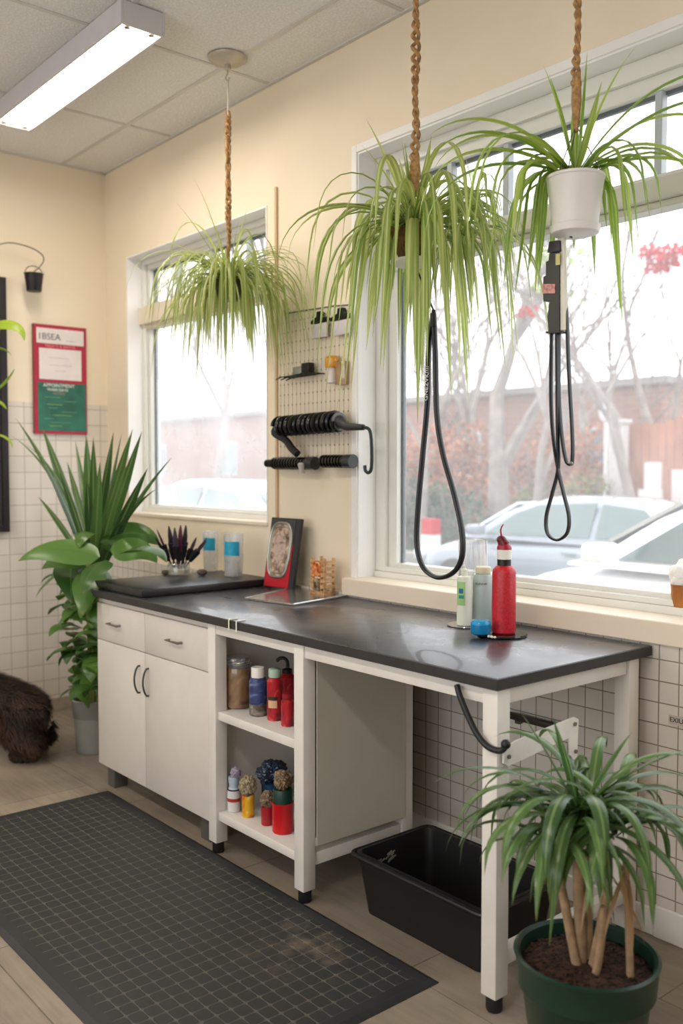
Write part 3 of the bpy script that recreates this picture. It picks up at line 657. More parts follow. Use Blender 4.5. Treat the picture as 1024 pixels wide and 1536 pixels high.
# green labelled bottle
g0 = P(696, 938, Z=TOPZ+.0065); t = thing('shampoo_bottle', g0, 'slim white bottle with a green label on the clear glass plate', 'bottle')
BW = M('translucent_white_bottle', '#d9dfd0', .3, var=.03)
lathe_part('body', g0, [(.024, 0), (.027, .004), (.027, .165), (.024, .176), (.012, .18), (.012, .19)], BW, t)
lathe_part('cap', g0+V(0, 0, .19), [(.010, 0), (.010, .012), (.005, .016), (.004, .028)], BW, t)
band(g0, .0272, g0.z+.075, g0.z+.16, FACE-1.2, FACE+.1, M('green_label', '#a4cf8a', .4), t, 'label_green'); band(g0, .0281, g0.z+.118, g0.z+.136, FACE-.75, FACE-.15, M('blue_print', '#1c6b96', .4), t, 'label_print'); band(g0, .0281, g0.z+.100, g0.z+.112, FACE-.75, FACE-.05, M('teal_print', '#1a8a8a', .4), t, 'label_print')
# clear bottle
b0 = P(724, 938, Z=TOPZ+.001); t = thing('lotion_bottle', b0, 'pale clear bottle with small black lettering between the green-labelled and red bottles', 'bottle')
lathe_part('body', b0, [(.035, 0), (.038, .005), (.038, .17), (.033, .186), (.024, .19)], M('pale_aqua_liquid', '#bcd0cc', .2, var=.05, trans=.25), t)
lathe_part('cap', b0+V(0, 0, .19), [(.026, 0), (.028, .003), (.028, .022), (.025, .025)], M('cream_cap', '#d7cfb4', .4), t)
rd = Vector((math.cos(FACE), math.sin(FACE), 0)); text('PUNAW', .011, b0+rd*.0385+V(-.006, -.004, .155), rd.cross(V(0, 0, 1))*-1, (0, 0, 1), BLACKP, t)
# tall glass cylinder behind
v0 = P(719, 925, Z=TOPZ+.001); v0.y = 2.622; v0.x = P(719, 925, Y=2.622).x-.035; t = thing('glass_cylinder', (v0.x, v0.y, TOPZ+.001), 'tall clear glass cylinder standing behind the bottles by the window', 'vase')
v0.z = TOPZ+.001
lathe_part('body', v0, [(.052, 0), (.055, .004), (.055, .30), (.057, .303), (.053, .303), (.052, .01)], glass_mat('thin_glass', alpha=.07, vt=.5, gl=.35), t, n=40)
MB().cyl(v0+V(.01, .01, .01), v0+V(.004, -.004, .29), .004, n=10).build('stirring_rod', CLEAR, t)
# red bottle
r0 = P(755, 949, Z=TOPZ+.0105); t = thing('spray_bottle', r0, 'tall red bottle with white and black neck bands on the black dish', 'bottle')
RED = M('red_speckled_plastic', '#b81f2c', .38, var=.2, scale=140)
lathe_part('body', r0, [(.037, 0), (.040, .004), (.041, .10), (.040, .206), (.037, .218), (.028, .228), (.0235, .231)], RED, t, n=40)
lathe_part('black_band', r0+V(0, 0, .231), [(.0235, 0), (.0235, .021)], BLACKP, t)
lathe_part('white_band', r0+V(0, 0, .252), [(.0245, 0), (.0245, .033)], M('white_band_m', '#dfe0d6', .4), t)
lathe_part('collar', r0+V(0, 0, .285), [(.025, 0), (.025, .008), (.018, .020), (.012, .026)], M('crimson_plastic', '#9c1230', .3), t)
m = MB(); m.ball(r0+V(-.009, -.004, .318), .0165, 3, (1, 1, .9)); m.tube([r0+V(.0, 0, .30), r0+V(-.009, -.004, .318)], [.022, .015], 16); m.build('spout_ball', M('dark_red_plastic', '#5e1420', .3), t)
cr_ = catmull([r0+V(-.008, -.004, .33), r0+V(-.013, -.004, .348), r0+V(-.008, -.004, .362), r0+V(-.002, -.002, .371)], 5)
MB().tube(cr_, [.0035*(1-.6*i/len(cr_)) for i in range(len(cr_))], 8).build('nozzle_tip', M('crimson_plastic', '#9c1230', .3), t)
# blue jar
j0 = P(725, 952, Z=TOPZ+.0105); j0 = j0+V(-.006, -.008, 0); t = thing('blue_jar', j0, 'small glossy blue jar at the foot of the red bottle', 'jar')
lathe_part('body', j0, [(.022, 0), (.031, .005), (.034, .018), (.034, .036)], M('blue_gloss', '#0f79b0', .2), t); lathe_part('lid', j0+V(0, 0, .0362), [(.034, 0), (.0335, .006), (.028, .013), (.014, .0145)], M('blue_gloss_lid', '#1590c6', .2), t)
pb = P(738, 957, Z=TOPZ+.0105)
for i in range(4): tag(MB().ball(pb+V(-.012+i*.008, -.004+.003*(i % 2), .004), .0045, 2).build('pearl_bead', M('pearl', '#d8d2c4', .2)), 'tiny pearly bead lying on the black dish before the red bottle', 'bead', 'pearly beads on the dish')
# copper pot with tissues on the sill
s0 = P(1026, 922, Z=1.031); t = thing('copper_pot', s0, 'copper coloured pot stuffed with white tissue on the window sill at the right edge', 'pot')
lathe_part('body', s0, [(.026, 0), (.034, .01), (.043, .06), (.046, .10), (.049, .103), (.044, .10), (.040, .06), (.03, .012)], M('copper', '#b0713a', .35, metal=.5, var=.2), t)
m = MB(); random.seed(3)
for i in range(9): m.ball(s0+V(random.uniform(-.022, .022), random.uniform(-.022, .022), .12+random.uniform(-.01, .045)), .026, 3, (1, 1, 1.2), .09)
m.build('tissue', M('white_tissue', '#f1f1f0', .8), t)
# ================================================================ THINGS IN THE SHELF UNIT
UZ, LZ = .571, .171
from mathutils import noise as NZ
def crumple(m, c, r, sc=(1, 1, 1), amp=.3):
    bm = bmesh.new(); bmesh.ops.create_icosphere(bm, subdivisions=4, radius=1); c = Vector(c)
    for v in bm.verts:
        q = v.co.copy()+c*37; k = 1+amp*(abs(NZ.noise(q*2.2))*1.6-.35)+amp*.45*abs(NZ.noise(q*6))
        v.co = Vector((v.co.x*sc[0], v.co.y*sc[1], v.co.z*sc[2]))*r*k+c
    return m.bm(bm)
def foil(name, c, r, sc, mat, par, j=.12): return crumple(MB(), c, r, sc, .26).build(name, mat, par, smooth=False)
c = P(353, 1058, Z=UZ)+V(.022, 0, 0); t = thing('storage_jar', c, 'large plastic jar of brown powder with a crumpled clear top on the upper shelf', 'jar')
lathe_part('body', c, [(.046, 0), (.052, .008), (.052, .14), (.047, .16)], marble('brown_powder', ['#4f3a2a', '#7d5f45', '#8a6d50', '#a5896a'], 11, .25, coat=.8), t)
lathe_part('rim', c+V(0, 0, .16), [(.047, 0), (.050, .004), (.050, .012)], MILKY, t)
m = MB(); random.seed(9); m.lathe(c+V(0, 0, .173), [(.05+.004*math.sin(i*2.1), i*.004) for i in range(9)]+[(.03, .034)], 24)
for v in m.v: v.x += random.uniform(-.003, .003); v.y += random.uniform(-.003, .003)
m.build('cling_wrap', glass_mat('crumpled_wrap', alpha=.35, vt=.3, gl=.8, rough=.12), t, smooth=False)
c = P(387, 1072, Z=UZ); t = thing('paint_bottle', c, 'dark blue bottle with a white cap between the brown jar and the red bottles', 'bottle')
lathe_part('body', c, [(.030, 0), (.034, .005), (.034, .045)], marble('mottled_grey_sediment', ['#4c4540', '#6d665f', '#8f8680'], 45, .3), t); lathe_part('blue_body', c+V(0, 0, .045), [(.034, 0), (.034, .085), (.029, .10), (.024, .102)], marble('deep_blue_print', ['#20264a', '#2b3566', '#37467c', '#7d87a8'], 14, .35, (1, 1, 2)), t); lathe_part('cap', c+V(0, 0, .147), [(.026, 0), (.026, .036), (.024, .039)], WHITE, t)
def red_bottle(x, y, r, h, l, capc, lab=True, pump=False):
    c = P(x, y, Z=UZ); t = thing('red_bottle', c, l, 'bottle', 'red bottles on the upper shelf')
    lathe_part('body', c, [(r*.92, 0), (r, .004), (r, h*.80), (r*.7, h*.86), (r*.6, h*.88)], marble('red_print', ['#6e1020', '#a81c28', '#b8202c', '#d0705a'], 20, .3, (1, 1, .6)), t)
    if pump:
        lathe_part('cap', c+V(0, 0, h*.88), [(r*.65, 0), (r*.65, .015), (.006, .02)], BLACKP, t)
        MB().tube(catmull([c+V(0, 0, h*.9), c+V(0, 0, h*1.12), c+V(-.012, -.006, h*1.2), c+V(-.03, -.015, h*1.19), c+V(-.04, -.02, h*1.13)], 5), .007, 8).build('pump_spout', BLACKP, t)
    else: lathe_part('cap', c+V(0, 0, h*.88), [(r*.78, 0), (r*.8, .004), (r*.8, h*.16), (r*.7, h*.17)], capc, t)
    if lab:
        band(c, r+.0005, c.z+.05, c.z+.078, FACE-.7, FACE+.5, M('cream_label', '#d9b28c', .5), t, 'label_lower'); band(c, r+.0005, c.z+.08, c.z+.092, FACE-.8, FACE+.6, M('dark_green_label', '#1d2f22', .5), t, 'label_upper')
red_bottle(412, 1079, .029, .185, 'red bottle with a pale green cap and cream label on the upper shelf', M('pale_green_cap', '#a9c0b2', .4))
red_bottle(431, 1068, .030, .175, 'red pump bottle with a black spout at the back of the upper shelf', None, False, True)
red_bottle(431, 1088, .024, .115, 'short plain red bottle at the front right of the upper shelf', M('red_cap', '#8f1622', .35), False)
c = P(347, 1214, Z=LZ)+V(.018, 0, 0); t = thing('white_bottle', c, 'white squeeze bottle with a red band at the left of the lower shelf', 'bottle')
lathe_part('body', c, [(.023, 0), (.026, .004), (.026, .075), (.020, .095)], M('white_squeeze', '#cfcfd2', .4), t); band(c, .0265, c.z+.042, c.z+.055, FACE-1.4, FACE+1.4, M('red_band', '#a83232', .4), t); band(c, .0225, c.z+.083, c.z+.09, FACE-1.3, FACE+1.3, M('navy_band', '#23304f', .4), t)
lathe_part('neck', c+V(0, 0, .095), [(.020, 0), (.018, .01), (.022, .034), (.02, .042)], M('pale_blue_plastic', '#a9b9cc', .4), t)
foil('cling_wrap', c+V(.008, .004, .152), .02, (1, 1, 1.1), M('mauve_wrap', '#9d93a6', .4, var=.3, scale=60), t, .3)
c = P(372, 1224, Z=LZ); t = thing('yellow_tub', c, 'narrow yellow tub with a crinkled film top on the lower shelf', 'tub')
lathe_part('body', c, [(.022, 0), (.024, .004), (.025, .085)], marble('yellow_plastic', ['#c8641c', '#dba01c', '#e6b52c', '#e6dcc0'], 16, .35), t); WR = glass_mat('crinkled_film', col='#e8e2d0', alpha=.5, vt=.3, gl=.7, rough=.2)
foil('film_top', c+V(0, 0, .12), .032, (1, 1, 1.25), M('straw_wrap', '#8f8268', .5, var=.5, scale=80), t, .35)
c = P(394, 1222, Z=LZ); c = c+V(-.01, .05, 0); t = thing('navy_canister', c, 'navy canister topped with a crumpled dark blue bag on the lower shelf', 'canister')
lathe_part('body', c, [(.038, 0), (.040, .004), (.040, .115)], M('navy_plastic', '#123a56', .4), t)
m = MB(); random.seed(21)
for i in range(7): crumple(m, c+V(random.uniform(-.03, .03), random.uniform(-.02, .02), .145+random.uniform(-.01, .04)), .032, (1, 1, .9), .28)
m.build('crumpled_bag', M('dark_blue_bag', '#16283d', .3, var=.6, scale=50, coat=.4), t, smooth=False)
c = P(401, 1236, Z=LZ); t = thing('red_tub', c, 'small red tub with a film top beside the large red canister', 'tub')
lathe_part('body', c, [(.022, 0), (.024, .004), (.025, .07)], M('dull_red_plastic', '#a01f2a', .4), t); foil('film_top', c+V(0, 0, .095), .028, (1, 1, 1.1), M('brown_film', '#77644c', .5, var=.5, scale=80), t, .35)
c = P(424, 1247, Z=LZ); t = thing('red_canister', c, 'bright red canister with a dark green lid at the right of the lower shelf', 'canister')
lathe_part('body', c, [(.036, 0), (.039, .004), (.040, .11), (.041, .112)], M('bright_red_plastic', '#c3141b', .35), t); lathe_part('lid', c+V(0, 0, .1125), [(.037, 0), (.037, .045), (.034, .05)], M('dark_green_plastic', '#12382f', .4), t)
m = MB()
for i in range(4): crumple(m, c+V(random.uniform(-.02, .02), random.uniform(-.01, .03), .185+random.uniform(-.01, .02)), .026, (1, 1, 1), .28)
m.build('film_bundle', M('brown_film', '#77644c', .5, var=.5, scale=80), t, smooth=False)
# ================================================================ PEGBOARD AND WHAT HANGS ON IT
PB = (-3.735, -3.185, 1.555, 2.27)
mp_ = M('pegboard_paint', '#ded3c0', .5); N, L, b = nodes(mp_)
tc = N.new('ShaderNodeTexCoord'); sp = N.new('ShaderNodeSeparateXYZ'); L.new(tc.outputs['Object'], sp.inputs[0])
def hole(ax, p): return math_n(N, L, 'MULTIPLY', math_n(N, L, 'SUBTRACT', math_n(N, L, 'FRACT', math_n(N, L, 'DIVIDE', math_n(N, L, 'ADD', sp.outputs[ax], 10), p)), .5), p)
hx, hz = hole(0, .032), hole(2, .05)
dd = math_n(N, L, 'SQRT', math_n(N, L, 'ADD', math_n(N, L, 'POWER', hx, 2), math_n(N, L, 'POWER', hz, 2)))
g = N.new('ShaderNodeMapRange'); g.inputs[1].default_value = .0055; g.inputs[2].default_value = .004; L.new(dd, g.inputs[0])
L.new(mixc(N, L, g.outputs[0], hexc('#ded3c0'), hexc('#7c7060')), b.inputs['Base Color'])
peg = thing('pegboard', ((PB[0]+PB[1])/2, 2.74, PB[2]), 'cream pegboard panel on the wall between the two windows', 'pegboard')
MB().box((PB[0], 2.738, PB[2]), (PB[1], 2.7485, PB[3]), .002).build('panel', mp_, peg)
m = MB()
random.seed(2)
for i in range(17):
    x = PB[0]+.016+i*.032
    if x > PB[1]-.01: break
    m.tube([(x+.006, 2.7365, PB[2]+.02), (x+.006, 2.7365, PB[3]-.02)], .0009, 5)
m.build('hanging_wire', M('pale_wire', '#cfc4b0', .4, metal=.3), peg)
MB().tube([P(430, 470, Y=2.736), P(500, 459, Y=2.736), P(528, 457, Y=2.736)], .003, 6).build('top_wire', DSTEEL, peg)
# two clip guards
def clip_guard(x0, x1, y, l):
    a, b_ = P(x0, y, Y=2.71), P(x1, y-6, Y=2.71); c = (a+b_)/2; w = (b_.x-a.x)/2; t = thing('clipper_guard', c+V(0, 0, -.09), l, 'clipper guard', 'clipper guards on the pegboard')
    m = MB(); m.prism([V(c.x-w, 2.70, c.z-.008), V(c.x+w, 2.70, c.z-.002), V(c.x+w, 2.70, c.z+.012), V(c.x+w*.35, 2.70, c.z+.022), V(c.x+w*.25, 2.70, c.z+.045), V(c.x-w*.25, 2.70, c.z+.045), V(c.x-w*.3, 2.70, c.z+.022), V(c.x-w, 2.70, c.z+.006)], (0, .022, 0)); m.build('clip_bar', BLACKP, t, bevel=.002)
    MB().box((c.x-w*.9, 2.705, c.z-.075), (c.x+w*.9, 2.716, c.z-.009), .004).build('guard_plate', M('pale_lilac_plastic', '#cfc7cb', .35), t)
    MB().tube([(c.x, 2.71, c.z+.03), (c.x, 2.73, c.z+.04), (c.x, 2.7395, c.z+.04)], .003, 6).build('hook', DSTEEL, t)
clip_guard(468, 492, 485, 'left clipper guard with a black clip bar at the top of the pegboard')
clip_guard(497, 527, 480, 'right clipper guard with a black clip bar, partly behind hanging leaves')
# small wire shelf with a trimmer
a, b_ = P(424, 566, Y=2.70), P(479, 560, Y=2.70)
t = thing('wire_shelf', a+V(.1, 0, -.01), 'small black wire shelf on the left of the pegboard', 'shelf')
m = MB(); z = (a.z+b_.z)/2
for yy in (2.66, 2.69, 2.72): m.tube([(a.x, yy, z-.012), (a.x+.04, yy, z-.004), (b_.x, yy, z)], .003, 6)
m.tube([(a.x+.04, 2.65, z-.003), (a.x+.04, 2.738, z-.003)], .003, 6); m.tube([(b_.x-.01, 2.65, z), (b_.x-.01, 2.738, z)], .003, 6); m.tube([(b_.x-.08, 2.65, z), (b_.x-.08, 2.738, z)], .003, 6); m.build('wire_rack', BLACKP, t)
c = P(455, 558, Y=2.69); t = thing('small_trimmer', (c.x, 2.69, z+.004), 'small black and silver trimmer lying on the wire shelf', 'trimmer')
MB().box((c.x+.0, 2.675, z+.0035), (c.x+.058, 2.71, z+.052), .004).build('body', BLACKP, t); MB().box((c.x-.07, 2.677, z+.0035), (c.x-.002, 2.708, z+.040), .006).build('blade_head', M('grey_plastic_gloss', '#9b9a96', .3, metal=.5), t)
# amber bottle and clear cup
c = P(498, 575, Y=2.70); t = thing('oil_bottle', (c.x, 2.70, c.z), 'clear bottle with an amber orange top on the right of the pegboard', 'bottle')
AMB = M('amber_plastic', '#d9952a', .2, coat=.5, emit=None)
lathe_part('body', V(c.x, 2.70, c.z), [(.020, 0), (.024, .003), (.024, .062), (.02, .07)], M('frost_plastic', '#d4cbc8', .3), t); lathe_part('cap', V(c.x, 2.70, c.z+.07), [(.030, 0), (.033, .006), (.033, .04), (.024, .052)], AMB, t)
MB().tube([(c.x, 2.722, c.z+.05), (c.x, 2.7375, c.z+.05)], .004, 6).build('hook', DSTEEL, t)
c = P(511, 577, Y=2.71); t = thing('amber_cup', (c.x, 2.71, c.z), 'small amber tinted clear box right of the amber topped bottle', 'box')
MB().box((c.x-.018, 2.69, c.z), (c.x+.028, 2.7375, c.z+.105), .004).build('body', glass_mat('amber_tint', col='#e8c890', alpha=.45, veil='#d8b078', vt=.3, gl=.3), t)
# coiled dryer hose on its arm
t = thing('coiled_hose', P(463, 650, Y=2.66), 'black ribbed coiled hose hanging across the lower pegboard', 'hose')
a, b_ = P(418, 640, Y=2.655), P(508, 632, Y=2.655); ax = (b_-a).normalized(); s_, u_ = frame_of(ax); ln = (b_-a).length
turns = 13; m = MB(); pts = []
for i in range(turns*16+1):
    th = 2*PI*i/16; pts.append(a+ax*ln*i/(turns*16)+(s_*math.cos(th)+u_*math.sin(th))*.040)
m.tube(pts, .0105, 6); m.build('coil', M('gloss_black_rubber', '#121213', .25, var=.2), t)
MB().tube([a, b_], .032, 14).build('core', BLACKR, t)
MB().tube(catmull([a+V(-.005, 0, .0), a+V(-.02, -.01, -.03), P(428, 660, Y=2.655), P(437, 672, Y=2.66), P(446, 681, Y=2.665)], 5), .018, 10).build('lower_arm', BLACKR, t)
MB().tube([b_, P(520, 640, Y=2.655), P(545, 641, Y=2.655)], [.030, .018, .013], 12).build('nozzle', M('dark_grey_plastic', '#2c2d2f', .35), t)
MB().tube([b_+ax*-.004, b_+ax*.006], .040, 24).build('end_ring', M('clear_grey_ring', '#5a5a58', .3), t)
MB().tube(catmull([P(545, 641, Y=2.655), P(554, 645, Y=2.65), P(557, 665, Y=2.65), P(557, 700, Y=2.65), P(553, 709, Y=2.65), P(548, 706, Y=2.65), P(547, 698, Y=2.65)], 6), .0075, 8).build('hook', M('dark_teal_steel', '#2a3538', .35, metal=.4), t)
MB().tube([(a.x+.1, 2.655, a.z), (a.x+.1, 2.7382, a.z)], .008, 8).build('wall_peg', DSTEEL, t)
def coil_brush(x0, x1, y, l, tip):
    a, b_ = P(x0, y, Y=2.68), P(x1, y, Y=2.68); ax = (b_-a).normalized(); s_, u_ = frame_of(ax); ln = (b_-a).length; t = thing('ribbed_attachment', (a+b_)/2+V(0, 0, -.03), l, 'dryer attachment', 'ribbed attachments under the pegboard')
    m = MB(); k = int(ln/.02)
    for i in range(k): p = a+ax*ln*(i+.5)/k; m.tube([p-ax*.006, p+ax*.006], .030 if i > tip else .02, 16)
    m.build('ribs', M('gloss_black_rubber', '#121213', .25), t); MB().tube([a, b_], .018, 12).build('core', BLACKP, t)
    MB().tube([b_-ax*.045, b_+ax*.004], .031, 16).build('end_cap', M('dark_grey_plastic', '#2c2d2f', .35), t)
    MB().tube([(b_.x-.06, 2.70, b_.z), (b_.x-.06, 2.7382, b_.z)], .006, 8).build('wall_peg', DSTEEL, t)
    return a, b_, t
a, b_, t = coil_brush(400, 472, 695, 'longer ribbed black attachment at the lower left of the pegboard', 2)
p = P(452, 694, Y=2.645); MB().lathe(p, [(.012, 0), (.018, .01), (.012, .03), (.017, .05)], 12, axis=(0, 0, -1)).build('pale_knob', M('pale_grey_plastic', '#a7a49e', .3), t)
coil_brush(484, 529, 692, 'shorter ribbed black attachment at the lower right of the pegboard', -1)
# ================================================================ LEFT WALL
WX = XL
po = thing('wall_poster', (WX+.01, 2.43, 1.74), 'narrow red framed notice board with white panels above a green panel on the left wall', 'poster')
def lp(y0, y1, z0, z1, d0, d1, name, mat, bev=0): return MB().box((WX+d0, y0, z0), (WX+d1, y1, z1), bev).build(name, mat, po, smooth=False)
y0, y1, z0, z1 = 2.256, 2.60, 1.74, 2.41
lp(y0, y1, z0, z1, .001, .018, 'backing', M('brown_edge', '#7c4c42', .5))
lp(y0+.004, y1, z0, z1, .018, .022, 'red_panel', M('raspberry_red', '#a8243f', .5, var=.08))
lp(y0+.02, y1-.018, z1-.115, z1-.022, .022, .024, 'upper_sheet', M('notice_paper', '#dcd4d2', .6, var=.03)); lp(y0+.035, y1-.035, z1-.335, z1-.145, .022, .024, 'middle_sheet', M('notice_paper', '#dcd4d2', .6)); lp(y0+.025, y1-.008, z0+.018, z1-.355, .022, .024, 'green_sheet', M('green_notice', '#2c6a58', .6, var=.25, scale=9))
R_, U_ = (0, 1, 0), (0, 0, 1)
INK = M('grey_ink', '#5b5a60', .6)
text('1BSEA', .055, (WX+.0245, y0+.10, z1-.075), R_, U_, INK, po); text('~ ~~~', .022, (WX+.0245, y0+.24, z1-.09), R_, U_, INK, po)
text('TREATS & BATHS', .026, (WX+.0225, y0+.17, z1-.13), R_, U_, M('pink_ink', '#e58a90', .6), po)
for k, (s, yy, zz, sz) in enumerate((('~~~~~~~~', .16, .20, .030), ('~~~~ ~~~~', .17, .245, .03), ('~~~~~', .17, .28, .025))): text(s, sz, (WX+.0245, y0+yy, z1-zz), R_, U_, M('pale_lilac_ink', '#a79fb0', .6), po)
text('APPOINTMENT', .030, (WX+.0245, y0+.16, z1-.372), R_, U_, WHITE, po); text('WASH DAYS', .024, (WX+.0245, y0+.15, z1-.398), R_, U_, WHITE, po); text('NOTICES', .018, (WX+.0245, y0+.16, z1-.42), R_, U_, M('pink_ink2', '#c05a7e', .6), po)
random.seed(4)
for i in range(9): text('~'*random.randint(3, 6), .035, (WX+.0245, y0+random.uniform(.08, .26), z0+.05+i*.022), R_, U_, M(('lime_ink', 'sage_ink', 'mint_ink')[i % 3], ('#8fb04a', '#6f9c74', '#5ea08e')[i % 3], .6), po)
# dark framed board at the very left
t = thing('dark_framed_mirror', (WX+.02, 1.75, 1.14), 'tall black framed board on the left wall at the picture edge', 'frame')
m = MB(); f0, f1, g0_, g1_ = 1.42, 2.092, 1.143, 2.662
m.box((WX+.001, f0, g0_), (WX+.035, f0+.04, g1_)); m.box((WX+.001, f1-.04, g0_), (WX+.035, f1, g1_)); m.box((WX+.001, f0+.04, g0_), (WX+.035, f1-.04, g0_+.04)); m.box((WX+.001, f0+.04, g1_-.04), (WX+.035, f1-.04, g1_)); m.build('frame', M('black_brown_wood', '#221c20', .4), t, bevel=.003)
MB().box((WX+.001, f0+.04, g0_+.04), (WX+.015, f1-.04, g1_-.04)).build('panel', M('slate_board', '#3a3c3e', .6), t, smooth=False)
# little black bucket on a curved wire
wx = -5.50; t = thing('hanging_bucket', P(51, 438, X=wx), 'tiny black bucket hanging from a curved wire on the left wall', 'bucket')
c = P(51, 437, X=wx); lathe_part('bucket', c, [(.042, 0), (.044, .004), (.055, .10), (.059, .104), (.052, .102), (.04, .01)], M('black_tin', '#2a2728', .4, metal=.5), t)
MB().tube(catmull([c+V(0, -.055, .10), c+V(0, -.04, .135), c+V(0, 0, .15), c+V(0, .04, .135), c+V(0, .055, .10)], 5), .0025, 6).build('bail_handle', DSTEEL, t)
MB().tube(catmull([V(WX, 1.86, P(0, 370, X=wx).z-.03), P(-10, 369, X=wx), P(15, 364, X=wx), P(45, 371, X=wx), P(63, 382, X=wx), P(65, 392, X=wx), P(58, 402, X=wx), P(51, 407, X=wx)], 6), .0042, 8).build('wire_arm', M('grey_brown_wire', '#8d8578', .4, metal=.4), t)
# ================================================================ HANGING PLANTS
SP1 = leaf_mat('spider_leaf_fine', '#86a24c', '#c3cc7c', '#dde0ac', .2, .5)
SP2 = leaf_mat('spider_leaf', '#7f9c44', '#c2cf78', '#dde0a4', .22, .5)
SP3 = leaf_mat('spider_leaf_bright', '#83a846', '#b5cb62', '#cbd98c', .15, .5)
JUTE = M('jute_rope', '#a98256', .9, var=.35, scale=60, bump=1.0, bscale=300)
SOIL = M('potting_soil', '#2e2019', .95, var=.6, scale=90, bump=1.0, bscale=120)
def twisted(a, b_, r, pitch, par, name='rope', knots=None, loose=.0):
    a, b_ = Vector(a), Vector(b_); ln = (b_-a).length; n = int(ln/pitch*10); rs = random.Random(11)
    root = None
    m = MB()
    for s in range(2):
        pts = []
        for i in range(n+1):
            t = i/n; th = 2*PI*t*ln/pitch+s*PI; k = r*(1+loose*math.sin(t*ln/.055)); p = a.lerp(b_, t)
            pts.append(p+V(math.cos(th)*k, math.sin(th)*k, 0)+V(.3*r*math.sin(t*19), .3*r*math.cos(t*23), 0))
        m.tube(pts, r*.85, 6)
    return m.build(name, JUTE, par)
def spider(c, R, n, Lm, w, par, mat, seed, up=5, name='foliage', bend=2.9, e0=(.15, 1.25), lift=0, extra=(), spread=.03, dr=(.35, .8), avoid=False):
    random.seed(seed); m = MB()
    for i in range(n):
        az = 2*PI*(i*.381966)+random.uniform(-.25, .25); e = random.uniform(*e0); L_ = Lm*random.uniform(.45, 1.08)
        if avoid and math.cos(az-TOC) > .55 and random.random() < .93: continue
        p = Vector(c)+V(math.cos(az)*random.uniform(0, spread), math.sin(az)*random.uniform(0, spread), random.uniform(-.01, .02))
        m.blade(p, az, e, L_, w*random.uniform(.6, 1.1), bend*random.uniform(.82, 1.25), n=14, fold=.22, tw=random.uniform(-.5, .5), curl=1, wig=random.uniform(-.15, .15), drop=random.uniform(*dr))
    for i in range(up):
        az = 2*PI*i/max(1, up)+random.uniform(-.4, .4); m.blade(Vector(c), az, random.uniform(1.1, 1.5), min(Lm, .6)*random.uniform(.35, .6), w, random.uniform(.1, .7), n=10, fold=.25)
    for (az, e, L_, b) in extra: m.blade(Vector(c), az, e, L_, w*1.1, b, n=14, fold=.22)
    for v in m.v:
        if v.y > 2.70: v.y = 2.70+(v.y-2.70)*.12
    return m.build(name, mat, par)
# view-right direction in plan = (sin, cos) of the yaw
RGT = math.atan2(.765, .644); LFT = RGT+PI; TOC = math.atan2(-.644, .765)
def hang_pot(c, r0, r1, h, par, mat, name='pot', saucer=False):
    m = MB(); m.lathe(c, [(r0*.9, 0), (r0, .006), (r1, h), (r1*1.03, h+.002), (r1*1.03, h+.01), (r1*.95, h+.01), (r1*.93, h-.012)], 40, cap=(True, False)); o = m.build(name, mat, par)
    if saucer: MB().lathe(Vector(c)+V(0, 0, -.004), [(r0*.8, -.012), (r0*1.05, -.006), (r0*1.12, .014), (r0*1.08, .016), (r0*.99, .004)], 40, cap=(True, False)).build('saucer', mat, par)
    MB().lathe(Vector(c)+V(0, 0, h-.012), [(r1*.93, 0), (r1*.6, .004), (.001, .006)], 24).build('soil', SOIL, par)
    return o
def wires(c, top, r, h, par):
    for k in range(3):
        a = 2*PI*k/3+.5; MB().tube([Vector(c)+V(math.cos(a)*r, math.sin(a)*r, h), top], .0018, 5).build('hanger_wire', M('thin_wire', '#6b6a62', .4, metal=.6), par)
# --- 1: fine-leaved plant near the small window
h1 = V(-3.682, 2.417, 3.41)
t = thing('ceiling_hook', (h1.x, h1.y, 3.36), 'round beige metal ceiling plate with a hook above the left hanging plant', 'ceiling hook')
PLT = M('beige_enamel', '#b9b0a2', .3, metal=.3)
MB().lathe((h1.x, h1.y, 3.404), [(.090, 0), (.088, -.006), (.07, -.02), (.03, -.030), (.022, -.034)], 40).build('plate', PLT, t)
m = MB(); m.cyl(h1+V(0, 0, -.036), h1+V(0, 0, -.058), .016, n=16); m.tube(catmull([h1+V(0, 0, -.055), h1+V(0, 0, -.075), h1+V(-.016, 0, -.09), h1+V(0, 0, -.108), h1+V(.014, 0, -.098)], 5), .004, 8); m.build('hook', PLT, t)
c1 = V(h1.x, h1.y, 2.35)
p1 = thing('hanging_spider_plant', c1, 'fine-leaved hanging spider plant on a brown knotted rope near the small window', 'hanging plant', 'hanging spider plants')
MB().tube([h1+V(0, 0, -.112), h1+V(.004, 0, -.2), h1+V(0, 0, -.275)], .0045, 8).build('cord', M('white_cord', '#cfc8ba', .7), p1)
ch = MB(); z = h1.z-.27; k = 0
while z > c1.z+.26:
    cc = V(h1.x, h1.y, z); a = (k % 2)*PI/2+.4; d = V(math.cos(a), math.sin(a), 0)
    ch.tube([cc+d*math.cos(q)*.011+V(0, 0, math.sin(q)*.026) for q in [2*PI*i/14 for i in range(14)]], .0052, 6, closed=True); z -= .038; k += 1
ch.build('chain', JUTE, p1); twisted(h1+V(0, 0, -.26), V(h1.x, h1.y, c1.z+.10), .0075, .055, p1, loose=.4)
hang_pot(c1+V(0, 0, -.05), .05, .07, .09, p1, M('dark_pot', '#3b3a2c', .5))
